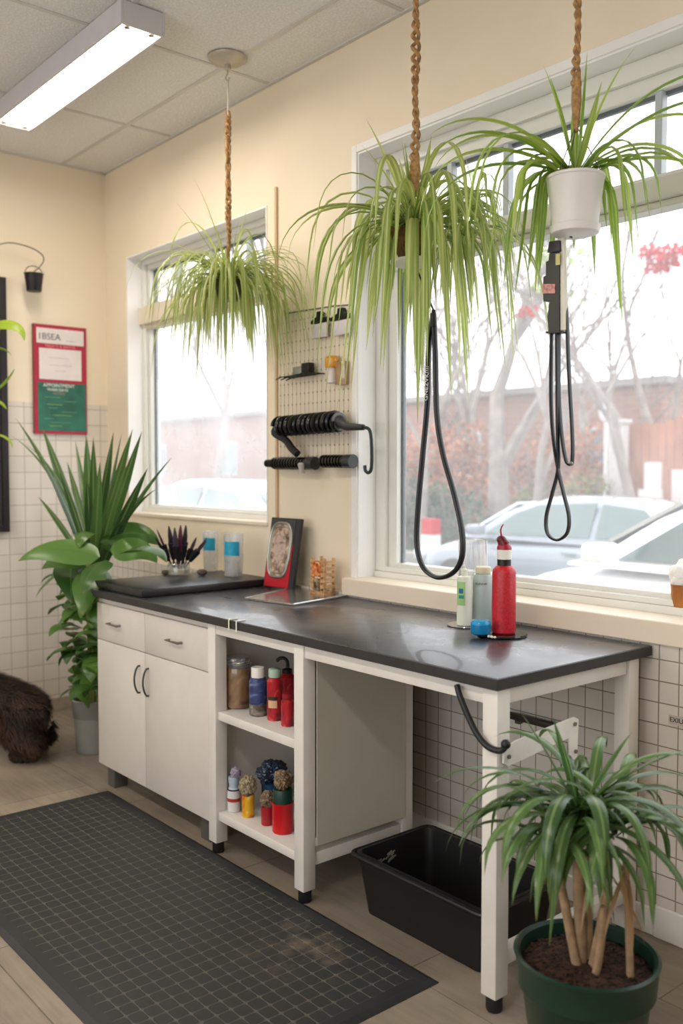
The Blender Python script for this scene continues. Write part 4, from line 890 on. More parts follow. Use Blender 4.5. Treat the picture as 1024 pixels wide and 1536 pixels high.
spider(c1+V(0, 0, .05), .1, 250, .64, .0135, p1, SP1, 31, up=4, bend=3.1, e0=(-.2, 1.1), spread=.06, dr=(.28, 1.0), extra=[(LFT+.1, 1.05, .42, .25), (LFT-.1, 1.35, .50, .35), (LFT, .75, .40, .9), (RGT, .8, .42, 1.9), (RGT+.1, .95, .36, 1.5), (RGT-.1, .6, .34, 1.2)])
# --- 2: big drooping plant in the middle
c2 = P(622, 372, Y=2.33)
p2 = thing('hanging_spider_plant', c2, 'drooping hanging spider plant on a thick braided rope, middle one of the three', 'hanging plant', 'hanging spider plants')
twisted(V(c2.x, c2.y, 3.405), c2+V(0, 0, .24), .0085, .075, p2, loose=.45); m = MB(); m.tube([c2+V(0, 0, .32), c2+V(0, 0, .26), c2+V(0, 0, .18)], [.014, .020, .013], 12); m.build('rope_wrap', JUTE, p2)
MB().lathe((c2.x, c2.y, 3.41), [(.05, -.004), (.045, -.012), (.01, -.016)], 24).build('ceiling_plate', PLT, p2)
hang_pot(c2+V(0, 0, -.05), .055, .085, .10, p2, M('woven_brown_pot', '#6a4a2c', .8, var=.4, scale=50, bump=.8)); MB().lathe(c2+V(0, 0, -.06), [(.06, 0), (.085, .004), (.088, .014), (.06, .01)], 32).build('saucer', WHITE, p2)
wires(c2, c2+V(0, 0, .2), .085, .055, p2)
spider(c2+V(0, 0, .07), .1, 112, .78, .026, p2, SP2, 12, up=4, bend=3.0, e0=(-.1, 1.15), spread=.06, dr=(.25, .95), extra=[(LFT+.3, 1.2, .40, .3), (LFT-.2, 1.15, .36, .45), (LFT, 1.45, .3, .1), (LFT, .55, .62, 2.5), (LFT+.15, .5, .6, 2.6)])
bc = c2+V(.13, .16, .17); m = MB(); m.tube(catmull([c2+V(.02, .02, .06), c2+V(.06, .1, .26), bc], 6), .002, 5); m.build('runner', M('pale_runner', '#a9b765', .6), p2)
spider(bc, .1, 34, .30, .012, p2, SP2, 77, up=3, name='plantlet', bend=2.6, e0=(.0, 1.0), spread=.015)
spider(c2+V(.15, .10, .02), .1, 26, .42, .014, p2, SP1, 78, up=1, name='plantlet', bend=3.0, e0=(.1, .9), spread=.03)
# --- 3: white pot by the large window
c3 = P(862, 345, Y=2.33); HP = .155
p3 = thing('hanging_spider_plant', c3, 'hanging spider plant in a smooth white pot before the large window', 'hanging plant', 'hanging spider plants')
twisted(V(c3.x, c3.y, 3.405), c3+V(0, 0, HP+.26), .0075, .065, p3, loose=.45); m = MB(); m.tube([c3+V(0, 0, HP+.30), c3+V(0, 0, HP+.22), c3+V(0, 0, HP+.13)], [.012, .015, .007], 12); m.build('rope_wrap', JUTE, p3)
MB().lathe((c3.x, c3.y, 3.41), [(.05, -.004), (.045, -.012), (.01, -.016)], 24).build('ceiling_plate', PLT, p3)
PW = M('white_glazed_pot', '#dedad8', .35, var=.02)
hang_pot(c3, .066, .083, HP-.01, p3, PW, saucer=True); wires(c3, c3+V(0, 0, HP+.15), .082, HP-.01, p3)
spider(c3+V(0, 0, HP+.005), .1, 58, .56, .025, p3, SP3, 44, up=3, bend=2.8, e0=(.1, .95), spread=.06, avoid=True, dr=(.35, .8),
       extra=[(LFT, .85, .52, 1.9), (LFT+.1, .7, .5, 1.9), (LFT-.15, .8, .5, 2.2), (RGT, 1.0, .66, 1.5), (RGT-.1, .8, .6, 1.4), (RGT+.2, .85, .62, 1.8), (RGT+.1, 1.5, .36, .05), (LFT, 1.4, .3, .3), (RGT, 1.3, .42, .5), (RGT+.3, .7, .55, 2.2), (LFT+.2, .45, .62, 2.4), (LFT+.1, .3, .6, 2.3), (RGT-.2, .35, .62, 2.4)])
# ================================================================ LEASHES
LE = M('black_leash_rubber', '#17181a', .35, var=.15)
def path(px, Y): return [P(x, y, Y=Y) for x, y in px]
l1 = thing('grooming_noose', P(648, 560, Y=2.33), 'long black grooming noose hanging in a teardrop loop below the middle hanging plant', 'noose')
loop = catmull(path([(650, 470), (643, 520), (641, 600), (634, 680), (627, 760), (625, 815), (634, 850), (655, 866), (678, 860), (692, 838), (693, 800), (682, 745), (664, 680), (655, 620), (653, 540), (650, 470)], 2.33), 7)
MB().tube(loop, .0115, 10, flat=.7).build('strap_loop', LE, l1)
MB().tube([P(650, 490, Y=2.325), P(650, 465, Y=2.325)], [.012, .007], 10).build('clasp', BLACKP, l1)
MB().tube([P(650, 466, Y=2.33), c2+V(.0, 0, -.055)], .003, 6).build('cord', BLACKP, l1)
a = P(642, 575, Y=2.32); text('GNEZVK////', .024, a+V(0, -.0075, 0), (a-P(641, 600, Y=2.32)), (-1, 0, 0), M('pale_print', '#d5d5d0', .5), l1, align='CENTER')
l2 = thing('leash_holder', P(833, 430, Y=2.33), 'black clipper shaped leash holder with a white bar hanging under the white pot', 'leash holder')
DK = M('matt_charcoal', '#3a3938', .45, var=.1); Yh = 2.33
def slab(px, Y0, Y1, name, mat, bev=.002): 
    return MB().prism([P(x, y, Y=Y0) for x, y in px], (0, Y1-Y0, 0)).build(name, mat, l2, smooth=False, bevel=bev)
slab([(823, 362), (838, 360), (839, 377), (820, 379)], 2.315, 2.345, 'cap', M('aubergine_plastic', '#2c2430', .35))
slab([(823, 380), (838, 378), (838, 498), (822, 499), (820, 474), (824, 452), (814, 452), (814, 415), (818, 413), (818, 392), (822, 391)], 2.318, 2.342, 'body', DK)
slab([(818, 497), (842, 496), (842, 499), (817, 500)], 2.312, 2.348, 'foot_plate', DK)
slab([(835, 347), (845, 346), (848, 495), (840, 496)], 2.325, 2.338, 'white_bar', M('ivory_bar', '#dad6c8', .4))
slab([(814, 426), (832, 426), (832, 440), (813, 440)], 2.3155, 2.3175, 'pink_label', M('pink_label_print', '#c98f8a', .5, var=.4, scale=80), 0)
slab([(833, 381), (839, 380), (839, 397), (833, 398)], 2.314, 2.317, 'brass_plate', M('brass', '#b9b27a', .4, metal=.5), 0)
MB().tube([P(841, 348, Y=2.332), c3+V(-.01, 0, -.02)], .0025, 6).build('hook_wire', DSTEEL, l2)
l3 = thing('hanging_leash', P(845, 600, Y=2.33), 'black folded leash with a small end loop hanging from the leash holder', 'leash')
m = MB()
m.tube(catmull(path([(827, 500), (826, 590), (829, 650), (836, 700), (845, 740), (853, 775), (850, 800), (835, 810), (821, 800), (819, 775), (828, 740), (837, 700), (836, 640), (835, 500)], 2.328), 7), .0082, 8, flat=.55)
m.tube(catmull(path([(838, 500), (838, 590), (842, 650), (848, 688), (854, 697), (858, 690), (858, 650), (853, 560), (850, 480), (847, 450)], 2.335), 7), .0082, 8, flat=.55)
m.build('strap', LE, l3); MB().ball(P(856, 695, Y=2.325), .006, 2).build('rivet', STEEL, l3)
# ================================================================ FLOOR PLANTS
# green pot with dracaena canes
gp = V(-1.325, 1.90, 0); t = thing('potted_dracaena', gp, 'cane plant with arching green leaves in a dark green pot beside the table leg', 'potted plant')
GP = M('dark_green_plastic_pot', '#143225', .35, var=.05)
MB().lathe(gp, [(.115, .001), (.122, .01), (.155, .25), (.158, .255), (.166, .256), (.171, .325), (.176, .333), (.168, .337), (.160, .330), (.155, .30)], 64, cap=(True, False)).build('pot', GP, t)
m = MB(); random.seed(8); m.lathe(gp+V(0, 0, .298), [(.155, 0), (.13, .004), (.08, .008), (.02, .010)], 40); 
for i in range(700):
    a, r = random.uniform(0, 2*PI), .15*math.sqrt(random.random()); m.ball(gp+V(math.cos(a)*r, math.sin(a)*r, .303+(.15-r)*.05), random.uniform(.002, .006), 1, (1, 1, .7), .2)
m.build('soil', M('bark_soil', '#38241b', .95, var=.7, scale=60), t)
CANE = M('cane_bark', '#9c8164', .8, var=.25, scale=30, bump=.6, bscale=90); LF = leaf_mat('dracaena_leaf', '#36552e', '#5c7c42', '#809c5c', .12, .25, .3)
def cane(b0, pts, r, name='cane'):
    return MB().tube(catmull([gp+V(*p) for p in pts], 8), r, 12).build(name, CANE, t)
crowns = []
def pc(x, y, k=0): q = P(x, y, Y=1.90+k); return q-gp
for (x0, y0, x1, y1, k0, k1, r) in ((866, 1440, 834, 1292, -.02, -.02, .011), (872, 1438, 866, 1280, 0, .0, .0135), (880, 1436, 882, 1275, .02, .03, .0125), (888, 1440, 912, 1330, .0, .03, .011), (946, 1420, 938, 1290, .03, .05, .008), (893, 1442, 905, 1360, -.02, -.03, .009)):
    a, b_ = pc(x0, y0, k0), pc(x1, y1, k1); a.z = .295; mid = (a+b_)/2+V(random.uniform(-.006, .006), 0, 0)
    rr = [r*1.15]*8+[r]*20; q = catmull([gp+a, gp+mid, gp+b_], 8); MB().tube(q, [r*(1.15-.2*i/len(q)) for i in range(len(q))], 12).build('cane', CANE, t)
random.seed(23); m = MB()
cc = [(834, 1264, -.04, 15), (866, 1232, 0, 24), (885, 1230, .05, 22), (922, 1244, .04, 18), (850, 1242, .07, 12)]
for (x, y, k, n_) in cc:
    c = gp+pc(x, y, k)
    for i in range(n_):
        az = 2*PI*i*.381966+random.uniform(-.2, .2); e = random.uniform(.1, 1.2); m.blade(c+V(0, 0, random.uniform(-.03, .03)), az, e, random.uniform(.24, .42), random.uniform(.020, .031), random.uniform(1.9, 3.2), n=14, fold=.18, shape='sword', tw=random.uniform(-.5, .5), curl=random.uniform(.6, 1.3))
c = gp+pc(868, 1218, 0)
for (az, e, L_, b, w_) in ((LFT, 1.12, .30, .25, .030), (LFT+.2, .75, .42, 1.5, .022), (LFT-.2, .25, .40, 1.9, .024), (RGT, 1.1, .24, .3, .03), (RGT-.2, .9, .22, .5, .02), (RGT, .75, .40, 1.0, .016), (RGT+.3, .6, .40, 1.7, .026), (LFT+.5, 1.3, .26, .2, .028), (RGT+.1, .5, .42, 2.0, .026), (LFT, .55, .36, 2.7, .028), (TOC, .9, .34, 3.4, .036), (TOC-.5, .8, .42, 3.3, .036), (TOC-.9, .7, .40, 3.2, .032), (TOC+.8, .7, .42, 3.0, .032)):
    m.blade(c, az, e, L_, w_, b, n=14, fold=.15, shape='sword')
m.build('foliage', LF, t)
m = MB()
for i in range(7): m.blade(gp+pc(895+i*8, 1300+random.uniform(-20, 20), random.uniform(0, .05)), random.uniform(0, 6), -.9, random.uniform(.12, .2), .012, .6, n=8)
m.build('dry_leaf', leaf_mat('dry_leaf_m', '#8a6a48', '#a5825c', '#9a7a55', .1, .2), t)
# grey pot plant in the corner
bp0 = V(-4.68, 2.20, 0); t = thing('potted_corner_plant', bp0, 'tall mixed plant with sword leaves in a grey pot between cabinet and left wall', 'potted plant')
MB().lathe(bp0, [(.098, .001), (.102, .01), (.112, .19), (.116, .195), (.124, .28), (.128, .285), (.120, .29), (.112, .27)], 48, cap=(True, False)).build('pot', M('grey_plastic_pot', '#85857f', .45, var=.03), t); MB().lathe(bp0+V(0, 0, .265), [(.115, 0), (.06, .008), (.01, .01)], 30).build('soil', SOIL, t)
ST = leaf_mat('stem_green', '#5f7a35', '#8a8f4c', '#8fa050', .2, .1)
m = MB(); random.seed(15)
for i in range(9):
    a = random.uniform(0, 6.28); m.tube(catmull([bp0+V(math.cos(a)*.05, math.sin(a)*.05, .26), bp0+V(math.cos(a+.5)*.035, math.sin(a+.5)*.035, .6), bp0+V(math.cos(a)*.05-.01, math.sin(a)*.05, 1.05)], 6), random.uniform(.008, .016), 8)
m.build('stem', M('mottled_green_stem', '#74803f', .6, var=.3, scale=20), t)
SW = leaf_mat('sword_leaf', '#34532d', '#5f8044', '#86a064', .10, .25, .3); HE = leaf_mat('heart_leaf', '#35582a', '#648c3e', '#557d38', .04, .3, .28)
m = MB(); base = bp0+V(0, 0, 1.0)
def aim(x, y, w_, Y=2.20, b=.25, off=0., shape='sword'):
    """a sword leaf whose tip ends near the pixel (x, y)"""
    tip = P(x, y, Y=Y); st_ = base+V(off, 0, random.uniform(-.12, .02)); d = tip-st_; az = math.atan2(d.y, d.x); e = math.atan2(d.z, math.hypot(d.x, d.y))
    m.blade(st_, az, e+b*.5, d.length*1.02, w_, b, n=12, fold=.16, shape=shape)
for (x, y, w_, Y, b) in ((18, 642, .034, 2.05, .35), (62, 648,     .06, 2.2, .15), (55, 690, .062, 2.0, .25), (128, 655, .064, 2.2, .08), (140, 660, .045, 2.1, .05), (172, 652, .058, 2.25, .1), (186, 655, .04, 2.3, .12), (200, 650, .056, 2.2, .12), (213, 655, .058, 2.15, .1), (222, 712, .06, 2.1, .15), (261, 702, .032, 2.25, .3), (55, 753, .045, 2.1, .3), (100, 700, .04, 2.3, .2), (150, 700, .05, 2.0, .1), (112, 668, .035, 2.3, .2), (165, 690, .05, 2.35, .1), (85, 710, .045, 1.95, .2), (190, 710, .045, 2.0, .2), (20, 690, .022, 2.02, .9), (0, 680, .02, 2.0, .8), (240, 760, .03, 2.1, .5), (130, 720, .05, 2.1, .1)): aim(x, y, w_, Y, b)
m.build('sword_leaves', SW, t)
m = MB(); random.seed(6)
def heart(x, y, az, e, L_, w_, b=1.2, Y=2.1, roll=0.): m.blade(P(x, y, Y=Y), az, e, L_, w_, b, n=14, fold=.10, shape='heart', roll=roll)
heart(150, 835, LFT, .28, .41, .14, 1.0, 2.0, -.95); heart(135, 832, LFT-.3, .05, .30, .15, 1.0, 1.98, -.9); heart(105, 840, TOC+.3, -.3, .32, .17, 1.1, 2.0); heart(140, 850, TOC, -.5, .3, .16, .8, 2.0); heart(185, 830, RGT-.5, .5, .3, .17, 1.9, 2.05); heart(150, 815, RGT-.1, .5, .34, .17, 1.6, 2.1, .9); heart(165, 825, RGT, .25, .26, .15, 1.6, 2.05, .8); heart(135, 800, TOC, .3, .22, .11, 1.8, 2.05); heart(160, 840, TOC-.4, -.2, .24, .14, 1.4, 2.0)
heart(90, 855, LFT+.3, -.6, .20, .11, .8, 2.05)
for i in range(120):
    x, y = random.uniform(92, 160), random.uniform(850, 1035); x = 128+(x-128)*(1-.35*max(0, (y-900)/140)); heart(x, y, random.uniform(0, 6.28), random.uniform(-.5, .6), random.uniform(.10, .18), random.uniform(.07, .11), random.uniform(.8, 2), 2.12+random.uniform(-.1, .08))
m.build('heart_leaves', HE, t)
# trailing plant whose leaves enter at the left edge
q0 = P(-22, 505, X=-5.2); t = thing('trailing_pothos', q0+V(0, 0, -.06), 'bright green trailing plant entering at the left edge before the black frame', 'hanging plant')
MB().lathe(q0+V(0, 0, -.06), [(.05, 0), (.075, .1), (.08, .105), (.07, .1)], 28, cap=(True, False)).build('pot', M('terracotta', '#b5643c', .7), t)
MB().tube([q0+V(0, 0, .04), q0+V(0, 0, .5), V(q0.x, q0.y, 3.405)], .003, 6).build('cord', M('white_cord', '#cfc8ba', .7), t)
m = MB(); s0 = q0+V(0, 0, .06); YE = leaf_mat('bright_leaf', '#6d9a2a', '#a9c53c', '#8ab43a', .05, .4, .35)
m.blade(P(-14, 490, X=-5.2), RGT, .35, .24, .075, 2.3, n=14, fold=.1, shape='heart', roll=.9); m.blade(P(-16, 520, X=-5.2), RGT+.3, .1, .14, .08, 1.6, n=12, fold=.1, shape='heart'); m.blade(P(-6, 585, X=-5.2), RGT, .75, .16, .05, -.3, n=12, fold=.1, shape='heart'); m.blade(P(-14, 595, X=-5.2), RGT-.3, -.3, .13, .06, 1, n=12, fold=.1, shape='heart'); m.blade(P(-12, 650, X=-5.2), RGT, .0, .16, .09, 2, n=12, fold=.1, shape='heart')
for i in range(10): m.blade(s0, LFT+random.uniform(-1.3, 1.3), random.uniform(0, .9), random.uniform(.12, .2), .08, 2, n=10, fold=.1, shape='heart')
m.build('foliage', YE, t)
m = MB(); m.tube(catmull([s0, s0+V(.05, .02, -.12), P(-10, 590, X=-5.2), P(-14, 660, X=-5.2)], 6), .004, 6); m.build('vine', M('vine_green', '#6d8a35', .6), t)
# ================================================================ DOG
D0 = V(-4.78, 1.93, 0); FWD = Vector((-.644, -.765, 0)); SID = Vector((.765, -.644, 0))   # faces out of the picture to the left
def dp(f, s, z): return D0+FWD*f+SID*s+V(0, 0, z)
J = [(dp(.09, 0, .29), .135, -1), (dp(.24, 0, .335), .125, 0), (dp(.42, 0, .345), .125, 1), (dp(.56, 0, .345), .12, 2), (dp(.66, 0, .42), .085, 3), (dp(.74, 0, .50), .075, 4), (dp(.82, 0, .495), .060, 5), (dp(.91, 0, .475), .045, 6),
     (dp(-.015, 0, .255), .15, 0), (dp(-.06, -.01, .13), .14, 8), (dp(-.075, -.03, .065), .075, 9), (dp(.0, -.10, .04), .035, 10)]
for sg in (1, -1):
    n0 = len(J)
    J += [(dp(.05, sg*.09, .21), .125, 0), (dp(.10, sg*.12, .13), .105, n0), (dp(-.02, sg*.12, .09), .088, n0+1), (dp(.0, sg*.12, .045), .055, n0+2), (dp(.13, sg*.12, .035), .038, n0+3)]
    n1 = len(J)
    J += [(dp(.55, sg*.08, .24), .06, 3), (dp(.54, sg*.085, .13), .036, n1), (dp(.55, sg*.085, .028), .030, n1+1), (dp(.61, sg*.085, .022), .025, n1+2)]
me = bpy.data.meshes.new('body'); me.from_pydata([j[0]-D0 for j in J], [(j[2], i) for i, j in enumerate(J) if j[2] >= 0], []); body = bpy.data.objects.new('body', me); C.objects.link(body); body.location = D0
sk = body.modifiers.new('s', 'SKIN'); sk.use_smooth_shade = True
for i, j in enumerate(J): me.skin_vertices[0].data[i].radius = (j[1], j[1]); me.skin_vertices[0].data[i].use_root = (i == 0)
sb = body.modifiers.new('d', 'SUBSURF'); sb.levels = sb.render_levels = 2
rm = body.modifiers.new('r', 'REMESH'); rm.mode = 'VOXEL'; rm.voxel_size = .014; sm_ = body.modifiers.new('m', 'SMOOTH'); sm_.iterations = 6
bpy.context.view_layer.update(); ev = body.evaluated_get(bpy.context.evaluated_depsgraph_get()); nm = bpy.data.meshes.new_from_object(ev); bpy.data.objects.remove(body)
dog = thing('dog', D0, 'shaggy dark brown dog standing by the left wall, cut off by the left edge', 'dog')
FUR = M('dark_brown_fur', '#36241b', .75, var=.75, scale=7); FURL = M('brown_undercoat', '#2a1b15', .9, var=.5, scale=10)
nm.materials.clear(); nm.materials.append(FURL); ob = bpy.data.objects.new('body', nm); C.objects.link(ob); ob.parent = dog
for p in nm.polygons: p.use_smooth = True
random.seed(99); fm = MB(); areas = [p.area for p in nm.polygons]
for pi in random.choices(range(len(areas)), weights=areas, k=15000):
    p = nm.polygons[pi]; vs = [nm.vertices[i].co for i in p.vertices]; w_ = [random.random() for _ in vs]; sw = sum(w_); q = sum((v*(k/sw) for v, k in zip(vs, w_)), Vector()) + D0
    nn = p.normal; lay = (-FWD*.6+V(0, 0, -1.1)); lay = lay-nn*lay.dot(nn)*.8; L_ = random.uniform(.03, .055)*(1 if q.z > .07 else .45)
    jit = Vector([random.uniform(-.22, .22) for _ in range(3)]); d1 = (nn*.45+lay*.7+jit).normalized(); d2 = (nn*.15+lay+jit).normalized(); sd = d1.cross(nn+V(.01, .02, 0)).normalized()*random.uniform(.0018, .0032)
    a, b_, c = q-nn*.002, q+d1*L_*.5, q+d1*L_*.5+d2*L_*.6
    c.z = max(c.z, .003); b_.z = max(b_.z, .003); a.z = max(a.z, .002)
    fm.add([a-sd, a+sd, b_+sd*.8, b_-sd*.8, c], [(0, 1, 2, 3), (3, 2, 4)])
# tail, ears, face
o = len(fm.v); me2 = bpy.data.meshes.new('coat'); me2.from_pydata([v-D0 for v in fm.v], [], fm.f); me2.materials.append(FUR); oc = bpy.data.objects.new('coat', me2); C.objects.link(oc); oc.parent = dog
for sg in (1, -1):
    m = MB(); m.blade(dp(.74, sg*.055, .545), math.atan2(SID.y*sg, SID.x*sg), .2, .13, .075, 2.6, n=10, fold=.12, shape='heart'); m.has = False; m.build('ear', FURL, dog)
    MB().ball(dp(.80, sg*.04, .525), .010, 2).build('eye', M('dark_eye', '#0a0705', .1), dog)
MB().ball(dp(.885, 0, .482), .022, 2, (1, 1, .8)).build('nose', M('wet_black_nose', '#0c0b0b', .2), dog)
# ================================================================ OUTSIDE
GZ = -.23
mg = M('asphalt', '#6e6c69', .9, var=.2, scale=4)
st(MB().box((-60, YO+.01, -.4), (25, 7.4, -.03)).build('ground_parking', M('pale_paving', '#8d8a86', .9, var=.12, scale=3), smooth=False, origin=(0, 0, 0)))
st(MB().box((-60, 7.41, GZ-.1), (25, 70, GZ)).build('ground', mg, smooth=False, origin=(0, 0, 0)))
st(MB().box((-60, 12.6, GZ), (25, 13.0, GZ+.14)).build('ground_kerb', M('kerb_concrete', '#a8a49c', .9), origin=(0, 0, 0)))
def loft(m, rings, cap=True):
    n = len(rings[0]); o = []
    for r in rings: o += r
    fs = []
    for i in range(len(rings)-1):
        for j in range(n): fs.append((i*n+j, i*n+(j+1) % n, (i+1)*n+(j+1) % n, (i+1)*n+j))
    if cap: fs += [list(range(n))[::-1], list(range((len(rings)-1)*n, len(rings)*n))]
    return m.add(o, fs)
def interp(tab, x):
    for (a, va), (b, vb) in zip(tab, tab[1:]):
        if a <= x <= b: t = (x-a)/(b-a) if b > a else 0; t = t*t*(3-2*t); return va+(vb-va)*t
    return tab[0][1] if x < tab[0][0] else tab[-1][1]
def car(loc, rz, label, col, L_=4.5, W_=1.76):
    """nose towards local +x, near side is local -y... built in local axes then turned by rz"""
    t = thing('parked_car', loc, label, 'car', None); R = Matrix.Rotation(rz, 3, 'Z'); lo = Vector(loc)
    def tf(m): m.v = [lo+R @ p for p in m.v]; return m
    paint_ = M('car_paint_'+col[1:], col, .22, var=.01, metal=.0, coat=.8); hl = L_/2
    top = [(-hl, .62), (-hl+.12, .93), (-hl+.7, 1.0), (-.9, .97), (.95, .93), (1.6, .84), (hl-.15, .70), (hl, .52)]
    wid = [(-hl, .66), (-hl+.3, .84), (-1, .88), (1.0, .88), (hl-.4, .82), (hl, .62)]
    rings = []
    for i in range(37):
        x = -hl+L_*i/36; zt = interp(top, x); w = interp(wid, x)*W_/1.76; zb = .22 if abs(x) < hl-.25 else .30; ring = []
        for j in range(24):
            a = 2*PI*j/24; c_, s_ = math.cos(a), math.sin(a); yy = math.copysign(abs(c_)**.42, c_)*w*(1-.10*max(0, s_)**2); zz = (zt+zb)/2+math.copysign(abs(s_)**.5, s_)*(zt-zb)/2
            ring.append(Vector((x, yy, zz)))
        rings.append(ring)
    tf(loft(MB(), rings)).build('body', paint_, t, angle=60)
    # cabin
    roof = [(-2.0, .95), (-1.35, 1.30), (-.6, 1.43), (.15, 1.44), (.6, 1.33), (1.35, .93)]
    rings = []
    for i in range(25):
        x = -2.0+3.35*i/24; zt = interp(roof, x); zb = .90; f = max(0, (zt-zb)/.54); ring = []
        for j in range(20):
            a = PI*j/19; c_, s_ = math.cos(a), math.sin(a); s2 = abs(s_)**.45; wb = .80; wt_ = .58; h = s2; w = (wb+(wt_-wb)*h*f)*W_/1.76
            ring.append(Vector((x, math.copysign(abs(c_)**.35, c_)*w if abs(c_) > 1e-6 else 0, zb+(zt-zb)*h)))
        rings.append(ring)
    n = 20; m = MB(); o_ = []
    for r in rings: o_ += r
    m.add(o_, [(i*n+j, i*n+j+1, (i+1)*n+j+1, (i+1)*n+j) for i in range(24) for j in range(n-1)]); tf(m).build('cabin', paint_, t, angle=60)
    GL = M('car_window_glass', '#3f5a5a', .08, spec=.9, coat=.5); WS = M('windscreen_glass', '#ccd6da', .12, metal=.85, var=.02)
    def side_pt(x, z, sg): f = (z-.90)/.54; return Vector((x, sg*((.80+(.58-.80)*f)*W_/1.76+.012), z))
    for sg in (1, -1):
        for poly in ([(-1.55, .99), (-.62, .98), (-.62, 1.36), (-1.15, 1.31)], [(-.54, .98), (.95, .96), (.55, 1.22), (.25, 1.33), (-.54, 1.37)]):
            m = MB(); q = [side_pt(x, z, sg) for x, z in poly]; m.prism(q, (0, -sg*.02, 0)); tf(m).build('side_window', GL, t, smooth=False)
        m = MB(); m.obox((.92, sg*1.0, 1.02), (1, 0, 0), (0, 1, 0), .09, .10, .065, .035); m.cyl((.95, sg*.84, .97), (.93, sg*.96, 1.0), .025, n=8); tf(m).build('wing_mirror', paint_, t)
        m = MB(); m.obox((-.35, sg*.895, .80), (1, 0, 0), (0, 1, 0), .10, .015, .012, .005); tf(m).build('door_handle', paint_, t)
        for xw in (-1.35, 1.40):
            m = MB(); m.lathe((xw, sg*.70, .31), [(.20, 0), (.29, 0), (.315, .03), (.315, .16), (.29, .19), (.20, .19)], 32, axis=(0, sg, 0)); w_ob = tf(m).build('wheel', M('tyre_rubber', '#1c1c1d', .7), t)
            m = MB(); m.lathe((xw, sg*.865, .31), [(.20, 0), (.19, .025), (.05, .018), (.02, .03)], 20, axis=(0, sg, 0)); tf(m).build('hubcap', M('alloy', '#a9abad', .35, metal=.7), w_ob)
        m = MB(); m.obox((hl-.12, sg*.58, .62), (1, -sg*.35, 0), (0, 1, 0), .10, .16, .07, .03); tf(m).build('headlamp', M('lamp_glass', '#d5d8da', .1), t)
        m = MB(); m.obox((-hl+.05, sg*.62, .80), (1, sg*.3, 0), (0, 1, 0), .05, .15, .07, .02); tf(m).build('tail_lamp', M('red_lamp', '#a11a1e', .2), t)
    m = MB(); m.add([(1.30, -.66, .965), (1.30, .66, .965), (.66, .50, 1.335), (.66, -.50, 1.335)], [(0, 1, 2, 3)]); m.v = [p+V(.02, 0, .012) for p in m.v]; m.add([p-V(.02, 0, .02) for p in m.v[:4]], [(3, 2, 1, 0)]); m.f += [(0, 4, 5, 1), (1, 5, 6, 2), (2, 6, 7, 3), (3, 7, 4, 0)]; tf(m).build('windscreen', WS, t, smooth=False)
    m = MB(); m.add([(-1.95, -.66, .99), (-1.95, .66, .99), (-1.38, .5, 1.30), (-1.38, -.5, 1.30)], [(0, 1, 2, 3)]); m.v = [p+V(-.02, 0, .015) for p in m.v]; m.add([p-V(-.02, 0, .02) for p in m.v[:4]], [(3, 2, 1, 0)]); m.f += [(0, 4, 5, 1), (1, 5, 6, 2), (2, 6, 7, 3), (3, 7, 4, 0)]; tf(m).build('rear_window', GL, t, smooth=False)
    return t
car((-2.48, 6.0, -.03), PI-.06, 'white car close outside the large window, its door and mirror at lower right', '#e9eaec')
car((-6.75, 9.6, GZ), PI+.02, 'silver car parked behind the white one outside the large window', '#838d97')
car((-9.3, 6.0, -.03), PI+.03, 'pale grey car close outside the small left window', '#d9dbdd')
car((-14.6, 10.2, GZ), PI, 'light blue-grey car farther off outside the small left window', '#aab6c0')
# red and white van piece at far left of the big window
q = P(646, 800, Y=10.5); t = thing('parking_post', (q.x, 10.5, GZ), 'short red and white post outside, behind the hanging noose', 'post'); z1 = P(646, 778, Y=10.5).z
MB().box((q.x-.12, 10.4, GZ), (q.x+.12, 10.6, z1-.25)).build('white_base', WHITE, t, smooth=False); MB().box((q.x-.10, 10.4, z1-.25), (q.x+.12, 10.6, z1)).build('red_cap', M('red_post_paint', '#b92c38', .5), t, smooth=False)
# building behind, hedges, fence
BRK = M('weathered_brick', '#8a5140', .9, var=.35, scale=1.5, bump=.3); N, L, b = nodes(BRK)
tc = N.new('ShaderNodeTexCoord'); sp = N.new('ShaderNodeSeparateXYZ'); L.new(tc.outputs['Object'], sp.inputs[0]); cx = N.new('ShaderNodeCombineXYZ'); L.new(sp.outputs[0], cx.inputs[0]); L.new(sp.outputs[2], cx.inputs[1])
br = N.new('ShaderNodeTexBrick'); br.inputs['Scale'].default_value = 1; br.inputs['Brick Width'].default_value = .5; br.inputs['Row Height'].default_value = .16; br.inputs['Mortar Size'].default_value = .015; br.inputs['Color1'].default_value = hexc('#977568')+[1]; br.inputs['Color2'].default_value = hexc('#8f6d60')+[1]; br.inputs['Mortar'].default_value = hexc('#9c8276')+[1]
L.new(cx.outputs[0], br.inputs['Vector']); L.new(br.outputs['Color'], b.inputs['Base Color'])
t = thing('brick_building', (-24, 24, GZ), 'long low brick building far outside behind the cars', 'building')
MB().box((-48, 22, GZ), (-13.2, 30, 3.75)).build('wall', BRK, t, smooth=False); MB().box((-48.2, 21.8, 3.75), (-13.0, 30, 3.95)).build('roof_edge', M('roof_edge_grey', '#8d8882', .7), t, smooth=False)
for k, x in enumerate((-40, -34, -27, -20.5, -15.5)):
    f = MB().box((x, 21.95, 1.3), (x+1.1, 21.999, 2.7)).build('window', M('far_window_frame', '#bfc3c5', .5), t, smooth=False); MB().box((x+.08, 21.93, 1.38), (x+1.02, 21.95, 2.62)).build('pane', M('far_pane', '#6a7880', .2), f, smooth=False)
